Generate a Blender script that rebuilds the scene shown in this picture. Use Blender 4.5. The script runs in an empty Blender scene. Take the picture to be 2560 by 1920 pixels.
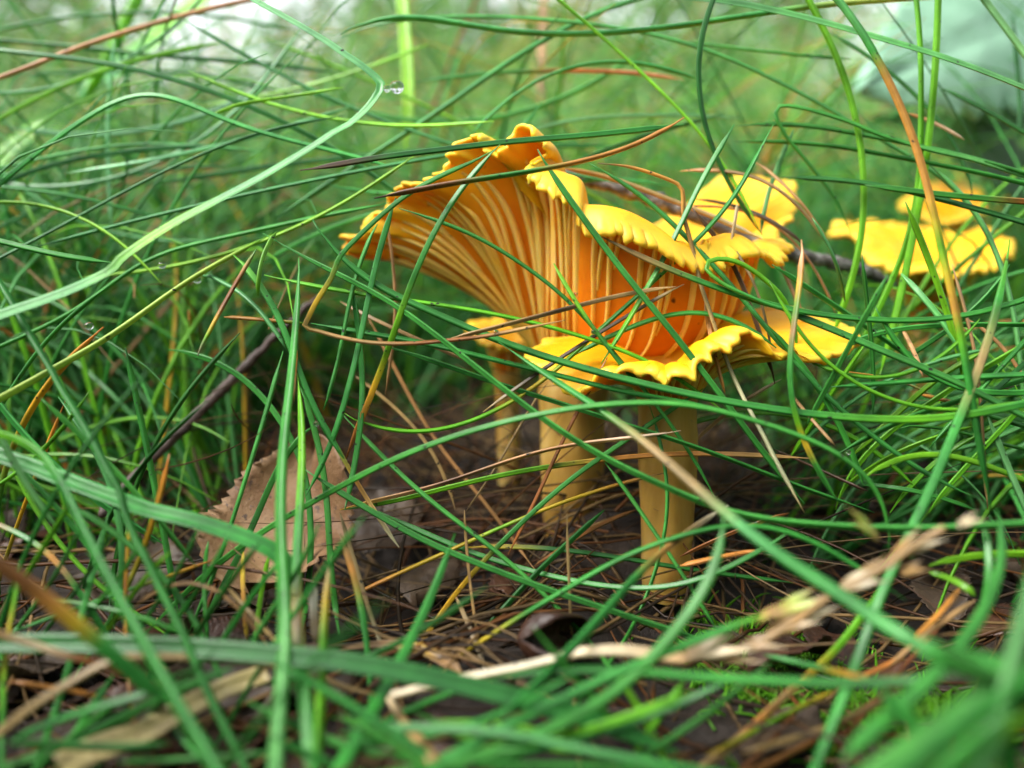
import bpy, math, random
import numpy as np
from mathutils import Vector
# ------------------------------------------------------------------ camera, sky, sun, exposure
CM = 0.01
CAM_H, PITCH, TAN = 5.1, math.radians(15), 0.66
scene = bpy.context.scene
COL = scene.collection
cam = bpy.data.cameras.new("camera"); cam_o = bpy.data.objects.new("camera", cam); COL.objects.link(cam_o)
cam.sensor_width = 36; cam.lens = 18 / TAN
cam.clip_start = 0.003; cam.clip_end = 1000
cam_o.location = (0, 0, CAM_H * CM); cam_o.rotation_euler = (math.pi / 2 - PITCH, 0, 0)
cam.dof.use_dof = True; cam.dof.focus_distance = 8.8 * CM; cam.dof.aperture_fstop = 10.6
scene.camera = cam_o

SUN_EL, SUN_AZ = math.radians(58), math.radians(-105)      # azimuth from +Y towards +X
world = bpy.data.worlds.new("World"); scene.world = world; world.use_nodes = True
wn = world.node_tree.nodes; wl = world.node_tree.links; wn.clear()
sky = wn.new('ShaderNodeTexSky'); sky.sky_type = 'NISHITA'; sky.sun_disc = False
sky.sun_elevation = SUN_EL; sky.sun_rotation = SUN_AZ; sky.air_density = 1.0; sky.dust_density = 3.0; sky.ozone_density = 1.0
hs = wn.new('ShaderNodeHueSaturation'); hs.inputs['Saturation'].default_value = 0.22   # overcast: a paler sky
bg = wn.new('ShaderNodeBackground'); bg.inputs['Strength'].default_value = 0.15
wo = wn.new('ShaderNodeOutputWorld')
wl.new(sky.outputs[0], hs.inputs['Color']); wl.new(hs.outputs[0], bg.inputs['Color']); wl.new(bg.outputs[0], wo.inputs['Surface'])
sun = bpy.data.lights.new("sun", 'SUN'); sun.energy = 1.4; sun.angle = math.radians(30); sun.color = (1, 0.96, 0.9)
sun_o = bpy.data.objects.new("sun", sun); COL.objects.link(sun_o)
sd = Vector((math.sin(SUN_AZ) * math.cos(SUN_EL), math.cos(SUN_AZ) * math.cos(SUN_EL), math.sin(SUN_EL)))
sun_o.rotation_euler = sd.to_track_quat('Z', 'Y').to_euler()
scene.view_settings.view_transform = 'Standard'; scene.view_settings.look = 'None'
scene.view_settings.gamma = 1; scene.view_settings.use_curve_mapping = False
scene.view_settings.exposure = 1.85
scene.cycles.use_denoising = True
scene.cycles.max_bounces = 8; scene.cycles.transparent_max_bounces = 8

rng = np.random.default_rng(11); random.seed(11)
# ------------------------------------------------------------------ picture point at a real distance -> place (cm)
CT, ST = math.cos(PITCH), math.sin(PITCH)
def at(sx, sy, d):
    sx = np.asarray(sx, float); sy = np.asarray(sy, float); d = np.asarray(d, float)
    xc = (sx / 1280 - 1) * TAN * d; yc = -(sy - 960) / 1280 * TAN * d
    return np.stack([xc + 0 * d, d * CT + yc * ST, CAM_H - d * ST + yc * CT], -1)
def project(p):
    x, y, z = p[..., 0], p[..., 1], p[..., 2] - CAM_H
    d = y * CT - z * ST; u = y * ST + z * CT
    ds = np.maximum(d, 0.01)
    return (x / (TAN * ds) + 1) * 1280, 960 - u / (TAN * ds) * 1280, d
# ------------------------------------------------------------------ helpers
def mesh_np(name, v, faces, mat, parent=None, col=None, smooth=True, attr=None):
    """v in cm (n,3); faces (m,4) or (m,3) arrays or list of such"""
    if not isinstance(faces, list): faces = [faces]
    v = np.asarray(v, np.float32) * CM
    me = bpy.data.meshes.new(name)
    idx = np.concatenate([f.ravel() for f in faces]).astype(np.int32)
    sizes = np.concatenate([np.full(len(f), f.shape[1]) for f in faces]).astype(np.int32)
    starts = np.concatenate([[0], np.cumsum(sizes)[:-1]]).astype(np.int32)
    me.vertices.add(len(v)); me.vertices.foreach_set("co", v.ravel())
    me.loops.add(len(idx)); me.loops.foreach_set("vertex_index", idx)
    me.polygons.add(len(sizes)); me.polygons.foreach_set("loop_start", starts); me.polygons.foreach_set("loop_total", sizes)
    me.polygons.foreach_set("use_smooth", np.full(len(sizes), smooth))
    me.update(calc_edges=True); me.validate()
    if col is not None:
        a = me.attributes.new("Col", 'FLOAT_COLOR', 'POINT')
        c4 = np.ones((len(v), 4), np.float32); c4[:, :3] = col
        a.data.foreach_set("color", c4.ravel())
    if attr is not None:
        for k, arr in attr.items():
            a = me.attributes.new(k, 'FLOAT', 'POINT'); a.data.foreach_set("value", np.asarray(arr, np.float32))
    me.materials.append(mat)
    o = bpy.data.objects.new(name, me); COL.objects.link(o)
    if parent is not None: o.parent = parent
    return o
def tag(o, label, cat, group=None, kind=None):
    if label: o["label"] = label
    if cat: o["category"] = cat
    if group: o["group"] = group
    if kind: o["kind"] = kind
    return o
def thing(name, label, cat, group=None):
    o = bpy.data.objects.new(name, None); o.empty_display_size = 0.01; COL.objects.link(o)
    return tag(o, label, cat, group)
def catmull(p, n, closed=False):
    p = np.asarray(p, float)
    if closed: q = np.vstack([p[-1], p, p[0], p[1]]); m = len(p)
    else: q = np.vstack([2 * p[0] - p[1], p, 2 * p[-1] - p[-2]]); m = len(p) - 1
    t = np.linspace(0, 1, n, endpoint=False)[:, None]
    out = []
    for i in range(m):
        a, b, c, d = q[i], q[i + 1], q[i + 2], q[i + 3]
        out.append(0.5 * (2 * b + (c - a) * t + (2 * a - 5 * b + 4 * c - d) * t ** 2 + (3 * b - a - 3 * c + d) * t ** 3))
    out = np.vstack(out)
    return out if closed else np.vstack([out, p[-1]])
def resample(p, n, closed=False):
    q = np.vstack([p, p[:1]]) if closed else p
    s = np.concatenate([[0], np.cumsum(np.linalg.norm(np.diff(q[:, :3], axis=0), axis=1))])
    t = np.linspace(0, s[-1], n, endpoint=not closed)
    return np.stack([np.interp(t, s, q[:, k]) for k in range(q.shape[1])], 1), s[-1]
def unit(a): return a / np.maximum(np.linalg.norm(a, axis=-1, keepdims=True), 1e-9)
def sst(a, b, x):
    t = np.clip((x - a) / (b - a), 0, 1); return t * t * (3 - 2 * t)
# ------------------------------------------------------------------ materials
def new_mat(name):
    m = bpy.data.materials.new(name); m.use_nodes = True
    nt = m.node_tree; nt.nodes.clear()
    out = nt.nodes.new('ShaderNodeOutputMaterial'); b = nt.nodes.new('ShaderNodeBsdfPrincipled')
    nt.links.new(b.outputs[0], out.inputs['Surface'])
    return m, nt, b, out
def node(nt, t, **kw):
    n = nt.nodes.new(t)
    for k, v in kw.items():
        if k in n.inputs: n.inputs[k].default_value = v
        else: setattr(n, k, v)
    return n
def noise(nt, scale, detail=3, rough=0.55, coord=None, vec_scale=None):
    n = node(nt, 'ShaderNodeTexNoise'); n.inputs['Scale'].default_value = scale
    n.inputs['Detail'].default_value = detail; n.inputs['Roughness'].default_value = rough
    tc = node(nt, 'ShaderNodeTexCoord')
    src = tc.outputs['Object']
    if vec_scale:
        mp = node(nt, 'ShaderNodeMapping'); mp.inputs['Scale'].default_value = vec_scale
        nt.links.new(src, mp.inputs[0]); src = mp.outputs[0]
    nt.links.new(src, n.inputs['Vector'])
    return n
def ramp(nt, fac, stops):
    r = node(nt, 'ShaderNodeValToRGB'); e = r.color_ramp.elements
    while len(e) < len(stops): e.new(0.5)
    for el, (p, c) in zip(e, stops): el.position = p; el.color = (*c, 1)
    nt.links.new(fac, r.inputs[0]); return r
def mixc(nt, fac, a, b, mode='MIX'):
    m = node(nt, 'ShaderNodeMix', data_type='RGBA', blend_type=mode)
    for s, i in ((fac, 0), (a, 6), (b, 7)):
        if hasattr(s, 'default_value') or hasattr(s, 'is_output'): nt.links.new(s, m.inputs[i])
        else: m.inputs[i].default_value = s if i == 0 else (*s, 1)
    return m.outputs[2]
def bump(nt, b, h, strength, dist):
    n = node(nt, 'ShaderNodeBump'); n.inputs['Strength'].default_value = strength; n.inputs['Distance'].default_value = dist
    nt.links.new(h, n.inputs['Height']); nt.links.new(n.outputs[0], b.inputs['Normal'])

def grass_material(name, rough, transl, speck=True):
    m, nt, b, out = new_mat(name)
    a = node(nt, 'ShaderNodeAttribute', attribute_name="Col")
    n1 = noise(nt, 260, 3)
    r1 = ramp(nt, n1.outputs[0], [(0.3, (0.62, 0.66, 0.62)), (0.7, (1.25, 1.2, 1.1))])
    c = mixc(nt, 1.0, a.outputs['Color'], r1.outputs[0], 'MULTIPLY')
    if speck:
        n2 = noise(nt, 1500, 1)
        r2 = ramp(nt, n2.outputs[0], [(0.70, (0, 0, 0)), (0.76, (1, 1, 1))])
        c = mixc(nt, r2.outputs[0], c, (0.02, 0.018, 0.012))
    nt.links.new(c, b.inputs['Base Color'])
    b.inputs['Roughness'].default_value = rough; b.inputs['Specular IOR Level'].default_value = 0.32
    n3 = noise(nt, 900, 2); bump(nt, b, n3.outputs[0], 0.25, 0.0001)
    if transl:
        tr = node(nt, 'ShaderNodeBsdfTranslucent'); mx = node(nt, 'ShaderNodeMixShader'); mx.inputs[0].default_value = transl
        gm = mixc(nt, 1.0, c, (1.0, 1.15, 0.6), 'MULTIPLY')
        nt.links.new(gm, tr.inputs['Color'])
        nt.links.new(b.outputs[0], mx.inputs[1]); nt.links.new(tr.outputs[0], mx.inputs[2]); nt.links.new(mx.outputs[0], out.inputs['Surface'])
    return m
M_GRASS = grass_material("grass_blade", 0.3, 0.22)
M_FAR = grass_material("grass_mass", 0.4, 0.35, False)

def mush_material(name, kind):
    m, nt, b, out = new_mat(name)
    n1 = noise(nt, 160, 4); n2 = noise(nt, 700, 3)
    if kind == 'cap':
        a = node(nt, 'ShaderNodeAttribute', attribute_name="rad")
        under = ramp(nt, a.outputs['Fac'], [(0.0, (0.66, 0.17, 0.004)), (0.55, (0.74, 0.21, 0.004)), (0.68, (0.80, 0.31, 0.005)), (0.80, (0.86, 0.43, 0.008)), (0.88, (0.88, 0.52, 0.015)), (0.935, (0.80, 0.40, 0.005)), (1.0, (0.88, 0.56, 0.04))])
        tint = ramp(nt, n1.outputs[0], [(0.3, (0.82, 0.72, 0.6)), (0.7, (1.08, 1.1, 1.2))])
        c = mixc(nt, 1.0, under.outputs[0], tint.outputs[0], 'MULTIPLY')
        n3 = noise(nt, 420, 1)
        sp = ramp(nt, n3.outputs[0], [(0.755, (0, 0, 0)), (0.79, (1, 1, 1))])
        c = mixc(nt, sp.outputs[0], c, (0.10, 0.02, 0.005))
    elif kind == 'gill':
        r = ramp(nt, n1.outputs[0], [(0.3, (0.86, 0.42, 0.04)), (0.7, (0.90, 0.56, 0.15))]); c = r.outputs[0]
    else:
        n4 = noise(nt, 90, 4, vec_scale=(3, 3, 0.5))
        r = ramp(nt, n4.outputs[0], [(0.3, (0.30, 0.16, 0.03)), (0.5, (0.44, 0.26, 0.055)), (0.72, (0.56, 0.38, 0.12))]); c = r.outputs[0]
    nt.links.new(c, b.inputs['Base Color'])
    b.inputs['Roughness'].default_value = 0.4; b.inputs['Specular IOR Level'].default_value = 0.28
    b.inputs['Subsurface Weight'].default_value = 0.45; b.inputs['Subsurface Radius'].default_value = (1, 0.45, 0.08)
    b.inputs['Subsurface Scale'].default_value = 0.0016
    bump(nt, b, n2.outputs[0], 0.3, 0.00015)
    return m
M_CAP, M_GILL, M_STEM = mush_material("chanterelle_cap", 'cap'), mush_material("chanterelle_gill", 'gill'), mush_material("chanterelle_stem", 'stem')

def leaf_material(name, stops, rough=0.6, transl=0.15, spots=None, scale=120, bumpy=0.6):
    m, nt, b, out = new_mat(name)
    n1 = noise(nt, scale, 5, 0.65); r = ramp(nt, n1.outputs[0], stops); c = r.outputs[0]
    if spots:
        n2 = noise(nt, 900, 3, 0.7); rs = ramp(nt, n2.outputs[0], [(0.60, (0, 0, 0)), (0.68, (1, 1, 1))])
        c = mixc(nt, rs.outputs[0], c, spots)
    nt.links.new(c, b.inputs['Base Color']); b.inputs['Roughness'].default_value = rough
    n3 = noise(nt, 500, 4, 0.7); bump(nt, b, n3.outputs[0], bumpy, 0.0006)
    if transl:
        tr = node(nt, 'ShaderNodeBsdfTranslucent'); mx = node(nt, 'ShaderNodeMixShader'); mx.inputs[0].default_value = transl
        nt.links.new(c, tr.inputs['Color']); nt.links.new(b.outputs[0], mx.inputs[1]); nt.links.new(tr.outputs[0], mx.inputs[2]); nt.links.new(mx.outputs[0], out.inputs['Surface'])
    return m
M_DRYLEAF = leaf_material("dry_leaf_tan", [(0.30, (0.12, 0.055, 0.022)), (0.48, (0.25, 0.135, 0.06)), (0.7, (0.40, 0.25, 0.125))], spots=(0.10, 0.06, 0.04))
M_REDLEAF = leaf_material("dry_leaf_russet", [(0.3, (0.022, 0.009, 0.005)), (0.5, (0.06, 0.023, 0.011)), (0.72, (0.125, 0.055, 0.026))], rough=0.45, spots=(0.04, 0.02, 0.015))
M_BROWNLEAF = leaf_material("dry_leaf_brown", [(0.3, (0.02, 0.012, 0.006)), (0.5, (0.055, 0.033, 0.017)), (0.72, (0.115, 0.072, 0.038))], rough=0.55, spots=(0.04, 0.028, 0.02))
M_MINT = leaf_material("green_leaf_pale", [(0.3, (0.20, 0.42, 0.26)), (0.7, (0.30, 0.52, 0.36))], rough=0.35, transl=0.3, scale=40)
M_GREENLEAF = leaf_material("green_leaf", [(0.3, (0.045, 0.13, 0.035)), (0.7, (0.09, 0.22, 0.05))], rough=0.45, transl=0.35, scale=30)
M_REED = leaf_material("pale_reed", [(0.3, (0.34, 0.28, 0.09)), (0.7, (0.50, 0.40, 0.18))], rough=0.4, transl=0.2, spots=(0.2, 0.12, 0.05))
M_TWIG = leaf_material("twig_bark", [(0.36, (0.03, 0.025, 0.02)), (0.5, (0.10, 0.09, 0.075)), (0.62, (0.34, 0.33, 0.31))], rough=0.75, transl=0, scale=420, bumpy=1.0)
M_DARKTWIG = leaf_material("dark_twig", [(0.3, (0.03, 0.02, 0.016)), (0.7, (0.10, 0.06, 0.045))], rough=0.6, transl=0)
M_BARK = leaf_material("tree_bark", [(0.3, (0.06, 0.045, 0.035)), (0.7, (0.20, 0.15, 0.11))], rough=0.9, transl=0, scale=8)
M_CROWN = leaf_material("tree_leaves", [(0.3, (0.07, 0.17, 0.04)), (0.7, (0.17, 0.30, 0.09))], rough=0.5, transl=0.45, scale=1.5)
M_PALECROWN = leaf_material("tree_leaves_yellowing", [(0.3, (0.16, 0.20, 0.04)), (0.7, (0.34, 0.36, 0.08))], rough=0.5, transl=0.45, scale=1.5)
def soil_material():
    m, nt, b, out = new_mat("forest_soil")
    n1 = noise(nt, 60, 6, 0.7); n2 = noise(nt, 420, 5, 0.7); n0 = noise(nt, 0.35, 3)
    r = ramp(nt, n1.outputs[0], [(0.3, (0.005, 0.003, 0.0016)), (0.5, (0.014, 0.008, 0.004)), (0.75, (0.045, 0.025, 0.013))])
    geo = node(nt, 'ShaderNodeNewGeometry'); ln = node(nt, 'ShaderNodeVectorMath', operation='LENGTH'); nt.links.new(geo.outputs['Position'], ln.inputs[0])
    far = ramp(nt, ln.outputs['Value'], [(0.6, (0, 0, 0)), (1.0, (1, 1, 1))])      # meadow cover starts half a metre out
    g = ramp(nt, n0.outputs[0], [(0.3, (0.05, 0.11, 0.03)), (0.7, (0.13, 0.19, 0.06))])
    c = mixc(nt, far.outputs[0], r.outputs[0], g.outputs[0]); nt.links.new(c, b.inputs['Base Color'])
    b.inputs['Roughness'].default_value = 0.8; bump(nt, b, n2.outputs[0], 0.8, 0.001)
    return m
M_SOIL = soil_material()
def water_material():
    m, nt, b, out = new_mat("water")
    b.inputs['Transmission Weight'].default_value = 1; b.inputs['IOR'].default_value = 1.33; b.inputs['Roughness'].default_value = 0.0
    return m
M_WATER = water_material()

# ------------------------------------------------------------------ ground: one sheet out to the horizon
def bumps(x, y):
    g = np.random.default_rng(3); z = 0 * x
    for k in range(22):
        f = 0.5 * 1.17 ** k; a = g.uniform(0, 6.283); z = z + 0.10 * f ** -0.75 * np.sin(f * (x * np.cos(a) + y * np.sin(a)) + g.uniform(0, 6.283))
    for mx, my, h, s in ((1.9, 9.7, 0.75, 1.0), (1.2, 10.9, 0.35, 0.9), (0.6, 8.4, 0.2, 0.8)):      # litter heaped round the stems
        z = z + h * np.exp(-((x - mx) ** 2 + (y - my) ** 2) / (2 * s * s))
    return z
def ground_z(x, y):
    r = np.hypot(x, y - 10)
    return bumps(x, y) + 0.05 * np.maximum(r - 14, 0) * np.exp(-r / 400.0)
def make_ground():
    rr = np.concatenate([np.linspace(0, 30, 150), np.geomspace(31, 30000, 70)]); na = 180
    an = np.linspace(0, 2 * np.pi, na, endpoint=False)
    X = rr[:, None] * np.cos(an); Y = 10 + rr[:, None] * np.sin(an)
    Z = ground_z(X, Y)
    v = np.stack([X, Y, Z], -1).reshape(-1, 3)
    i = np.arange(len(rr) - 1)[:, None] * na; j = np.arange(na)
    q = np.stack([i + j, i + na + j, i + na + (j + 1) % na, i + (j + 1) % na], -1).reshape(-1, 4)
    o = mesh_np("ground", v, q, M_SOIL); tag(o, None, None, kind="structure")
make_ground()
# ------------------------------------------------------------------ chanterelles
def make_cap(parent, rim_ctrl, center, ring_r, NU, NV, lip, frill, n_gill, out_k=0.34, seed=1, gill_w=1.0, th_in=0.30, up_k=0.42):
    """rim_ctrl rows: picture x, y, distance, curl (cm the margin bends down). center: stem top (cm)."""
    g = np.random.default_rng(seed)
    rc = np.asarray(rim_ctrl, float)
    P = at(rc[:, 0], rc[:, 1], rc[:, 2])
    loop, per = resample(catmull(np.hstack([P, rc[:, 3:]]), 24, True), NU, True)
    R, curl = loop[:, :3], loop[:, 3]
    C = np.asarray(center, float)
    ang = np.unwrap(np.arctan2(R[:, 1] - C[1], R[:, 0] - C[0]))
    tot = 2 * np.pi * np.sign(ang[-1] - ang[0])
    lin = ang[0] + tot * np.arange(NU) / NU
    dv = ang - lin
    k = NU // 12; ker = np.hanning(2 * k + 1); ker /= ker.sum()
    dv = np.convolve(np.concatenate([dv[-k:], dv, dv[:k]]), ker, 'valid')
    ang = lin + dv
    S = C + ring_r * np.stack([np.cos(ang), np.sin(ang), 0 * ang], 1)
    D = R - S; L = np.linalg.norm(D, axis=1, keepdims=True)
    out = D.copy(); out[:, 2] = 0; out = unit(out)
    UP = np.array([0, 0, 1.0])
    bul = loop[:, 4:5] if loop.shape[1] > 4 else 0.05
    P1 = S + UP * (up_k - 0.35 * bul) * np.minimum(L, 2.2) + out * bul * L
    P2 = R - out * out_k * L + UP * curl[:, None]
    v = np.linspace(0, 1, NV) ** 0.85
    t = v[None, :, None]
    U = (1 - t) ** 3 * S[:, None] + 3 * (1 - t) ** 2 * t * P1[:, None] + 3 * (1 - t) * t * t * P2[:, None] + t ** 3 * R[:, None]
    # frilled margin
    s = np.arange(NU) / NU * per
    def waves(lo, hi, n):
        w = np.zeros(NU)
        for _ in range(n):
            kcyc = round(g.uniform(lo, hi) * per); w += np.sin(2 * np.pi * kcyc * s / per + g.uniform(0, 6.28)) * g.uniform(0.5, 1)
        return w / math.sqrt(n)
    env = 0.35 + 0.65 * sst(-0.5, 0.7, waves(0.15, 0.5, 3))
    w_big, w_mid, w_fine = waves(0.5, 1.1, 3), waves(1.8, 3.6, 5) * env, waves(4.5, 8, 6) * env
    rw_mid, rw_fine = waves(1.2, 2.6, 4), waves(4, 7.5, 6)
    low = waves(0.4, 1.0, 4)
    def normals(G):
        du = np.roll(G, -1, 0) - np.roll(G, 1, 0); dvv = np.gradient(G, axis=1)
        return unit(np.cross(du, dvv)), unit(dvv), unit(du)
    N, TV, TU = normals(U)
    if np.mean(N[:, NV // 2, 2]) > 0: N = -N                   # outward side of the gills
    e1 = sst(0.55, 1, v)[None, :, None]
    st = (0.78 + 0.15 * sst(0.2, 0.8, curl))[:, None]; e2 = sst(st, 1.0, v[None, :])[..., None]
    soft = 1 - 0.55 * sst(0.2, 0.7, curl); w_mid = w_mid * soft; w_big = w_big * soft; rw_mid = rw_mid * soft
    patchy = 0.15 + 0.85 * sst(-0.2, 1.0, waves(0.5, 1.6, 4))
    w_fine = (w_fine + 0.8 * waves(7, 11, 6) * (1 - soft)) * patchy; w_mid = w_mid * (0.4 + 0.6 * patchy)
    U = U + N * (e1 * (0.05 * w_big)[:, None, None] + e2 * (0.065 * w_mid + 0.042 * w_fine)[:, None, None]) * frill
    U = U + TV * e2 * (0.045 * rw_mid + 0.028 * rw_fine)[:, None, None] * frill
    U = U + N * (sst(0.2, 0.7, v) * 0.03)[None, :, None] * low[:, None, None] * frill
    N, TV, TU = normals(U)
    if np.mean(N[:, NV // 2, 2]) > 0: N = -N
    th = lip + (th_in - lip) * (1 - v) ** 0.8 * np.minimum(1, 2.0 * (1 - v) + 0.2)
    th = np.where(v > 0.999, lip, th)
    i0 = int(NV * 0.14)
    T = U - N * th[None, :, None]
    midlip = (U[:, -1] + T[:, -1]) / 2 + TV[:, -1] * lip * 0.55
    verts = [U.reshape(-1, 3)]; rad = [np.tile(v * 0.89, NU)]
    nT = NV - i0
    # top rows from margin inwards
    Tin = T[:, i0:]
    Tc = T[:, i0].mean(0)
    verts += [Tin.reshape(-1, 3), midlip, Tc[None]]
    topc = 0.935 + 0.065 * sst(0.85, 1, v[i0:])
    rad += [np.tile(topc, NU), np.full(NU, 1.0), np.array([0.935])]
    o1 = NU * NV; o2 = o1 + NU * nT; o3 = o2 + NU
    i = np.arange(NU)[:, None]; ip = (i + 1) % NU; j = np.arange(NV - 1)
    q1 = np.stack([i * NV + j, ip * NV + j, ip * NV + j + 1, i * NV + j + 1], -1).reshape(-1, 4)
    j = np.arange(nT - 1)
    q2 = np.stack([o1 + i * nT + j, o1 + i * nT + j + 1, o1 + ip * nT + j + 1, o1 + ip * nT + j], -1).reshape(-1, 4)
    i1 = np.arange(NU); ip1 = (i1 + 1) % NU
    q3 = np.stack([i1 * NV + NV - 1, ip1 * NV + NV - 1, o2 + ip1, o2 + i1], -1)
    q4 = np.stack([o2 + i1, o2 + ip1, o1 + ip1 * nT + nT - 1, o1 + i1 * nT + nT - 1], -1)
    t5 = np.stack([o1 + i1 * nT, o1 + ip1 * nT, np.full(NU, o3)], -1)
    cap = mesh_np("cap", np.vstack(verts), [q1, q2, q3, q4, t5], M_CAP, parent, attr={"rad": np.concatenate(rad)})
    # gills: blunt forking ridges, each its own piece
    def surf(A, uu, vv):
        uu = (np.asarray(uu) % 1.0) * NU; ui = np.floor(uu).astype(int) % NU; uf = (uu - np.floor(uu))[:, None]
        x = np.interp(vv, v, np.arange(NV)); vi = np.minimum(x.astype(int), NV - 2); vf = (x - vi)[:, None]
        un = (ui + 1) % NU
        return (A[ui, vi] * (1 - uf) + A[un, vi] * uf) * (1 - vf) + (A[ui, vi + 1] * (1 - uf) + A[un, vi + 1] * uf) * vf
    def ridge(u0, u1, v0, v1, w):
        M = 30; t = np.linspace(0, 1, M); vv = v0 + (v1 - v0) * t
        wob = g.uniform(-1, 1, 3)
        uu = u0 + (u1 - u0) * sst(0, 0.8, t) + (0.0011 * (wob[0] * np.sin(3 * t * 3.1 + wob[1] * 3)) + 0.0005 * np.sin(17 * t + wob[2] * 6)) * t
        Pp, n, b = surf(U, uu, vv), unit(surf(N, uu, vv)), unit(surf(TU, uu, vv))
        fade = np.clip(sst(0, 0.10, t) * 0.65 + 0.35 * sst(0, 0.4, t), 0, 1) * (1 - sst(0.72, 1.0, t))
        ww = (w * (0.30 + 0.70 * sst(0, 0.55, vv)) * (0.35 + 0.65 * np.maximum(fade, 0.15)))[:, None]
        hh = (w * 0.95 * (0.08 + 0.92 * fade))[:, None]
        prof = [(-1.0, -0.35), (-0.62, 0.35), (-0.25, 0.9), (0.25, 0.9), (0.62, 0.35), (1.0, -0.35)]
        V = np.stack([Pp + b * ww * a + n * hh * h for a, h in prof], 1)
        K = 6; ii = np.arange(M - 1)[:, None] * K; jj = np.arange(K - 1)
        q = np.stack([ii + jj, ii + jj + 1, ii + K + jj + 1, ii + K + jj], -1).reshape(-1, 4)
        mesh_np("gill", V.reshape(-1, 3), q, M_GILL, parent)
    du = 1.0 / max(n_gill, 1)
    for k in range(n_gill):
        u0 = (k + g.uniform(-0.22, 0.22)) * du
        w = g.uniform(0.034, 0.052) * gill_w
        ve = g.uniform(0.80, 0.94)
        if g.random() < 0.72:
            vf = g.uniform(0.30, 0.62); sp = du * g.uniform(0.2, 0.3)
            ridge(u0, u0 - sp, 0.0, ve, w); ridge(u0, u0 + sp, vf, g.uniform(0.78, 0.95), w * 0.9)
        else:
            ridge(u0, u0 + du * g.uniform(-0.1, 0.1), 0.0, ve, w * 1.05)
    return per
def make_stem(parent, pts, radii, n=28, seed=0):
    c = catmull(np.hstack([np.asarray(pts, float), np.asarray(radii, float)[:, None]]), 8)
    a = np.linspace(0, 2 * np.pi, n, endpoint=False); g = np.random.default_rng(seed)
    ph = g.uniform(0, 6.28, 4)
    rows = []
    for k, p in enumerate(c):
        r = p[3] * (1 + 0.05 * np.sin(2 * a + ph[0]) + 0.03 * np.sin(5 * a + ph[1] + k * 0.04) + 0.015 * np.sin(11 * a + ph[2]) + 0.03 * math.sin(k * 0.5 + ph[3]))
        rows.append(np.stack([p[0] + r * np.cos(a), p[1] + r * np.sin(a), np.full(n, p[2])], 1))
    V = np.vstack(rows); m = len(rows)
    i = np.arange(m - 1)[:, None] * n; j = np.arange(n)
    q = np.stack([i + j, i + (j + 1) % n, i + n + (j + 1) % n, i + n + j], -1).reshape(-1, 4)
    mesh_np("stem", V, q, M_STEM, parent)

# large chanterelle, its gilled side turned to us
A_RIM = [(872, 640, 10.7, 0.0, 0.16), (868, 600, 10.5, -.05, 0.16), (900, 575, 10.3, -.1, 0.16), (945, 545, 10.1, -.1, 0.16), (985, 500, 9.95, -.1, 0.16), (995, 470, 9.9, -.15, 0.16), (1060, 448, 9.7, -.2, 0.16), (1115, 428, 9.6, -.2, 0.16), (1132, 398, 9.5, -.25, 0.08), (1165, 352, 9.4, -.4, 0.08), (1205, 342, 9.4, -.4, 0.08), (1222, 372, 9.4, -.3, 0.08), (1250, 380, 9.35, -.3, 0.08), (1282, 345, 9.3, -.4, 0.08), (1330, 345, 9.25, -.35, 0.08), (1350, 385, 9.2, 0.25, 0.15), (1322, 450, 9.1, 0.59, 0.15), (1385, 500, 9.0, 0.85, 0.1), (1440, 520, 8.95, 0.96, 0.15), (1455, 575, 8.9, 0.96, 0.25), (1520, 590, 8.85, 0.96, 0.4), (1600, 612, 8.85, 0.96, 0.55), (1660, 640, 8.85, 0.96, 0.75), (1720, 672, 8.9, 0.93, 0.95), (1800, 662, 9.1, 0.89, 1.05), (1880, 645, 9.35, 0.74, 1.05), (1950, 655, 9.7, 0.6, 1.0), (1958, 622, 10.3, 0.3, 0.9), (1940, 590, 11.1, -.1, 0.6), (1975, 550, 11.7, -.4, 0.35), (1980, 480, 12.2, -.6, 0.1), (1930, 452, 12.5, -.7, 0.1), (1870, 445, 12.7, -.7, 0.1), (1790, 470, 12.8, -.6, 0.1), (1710, 530, 12.8, -.3, 0.1), (1600, 600, 12.6, 0.0, 0.1), (1400, 625, 12.4, 0.0, 0.1), (1200, 620, 12.1, 0.0, 0.1), (1050, 625, 11.6, 0.0, 0.1), (930, 650, 11.1, 0.0, 0.1)]
stemA_top = at(1440, 905, 10.75)
chA = thing("chanterelle", "large golden chanterelle with its fan of pale forking gills turned outward", "mushroom")
make_cap(chA, A_RIM, stemA_top, 0.46, 2200, 50, 0.065, 1.2, 56, seed=5, th_in=0.28, gill_w=1.22)
make_stem(chA, [at(1425, 1460, 10.6), at(1425, 1330, 10.65), at(1430, 1120, 10.7), at(1430, 1010, 10.72), at(1438, 930, 10.75), at(1440, 895, 10.75)],
          [0.36, 0.36, 0.41, 0.44, 0.46, 0.47], seed=2)
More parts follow.
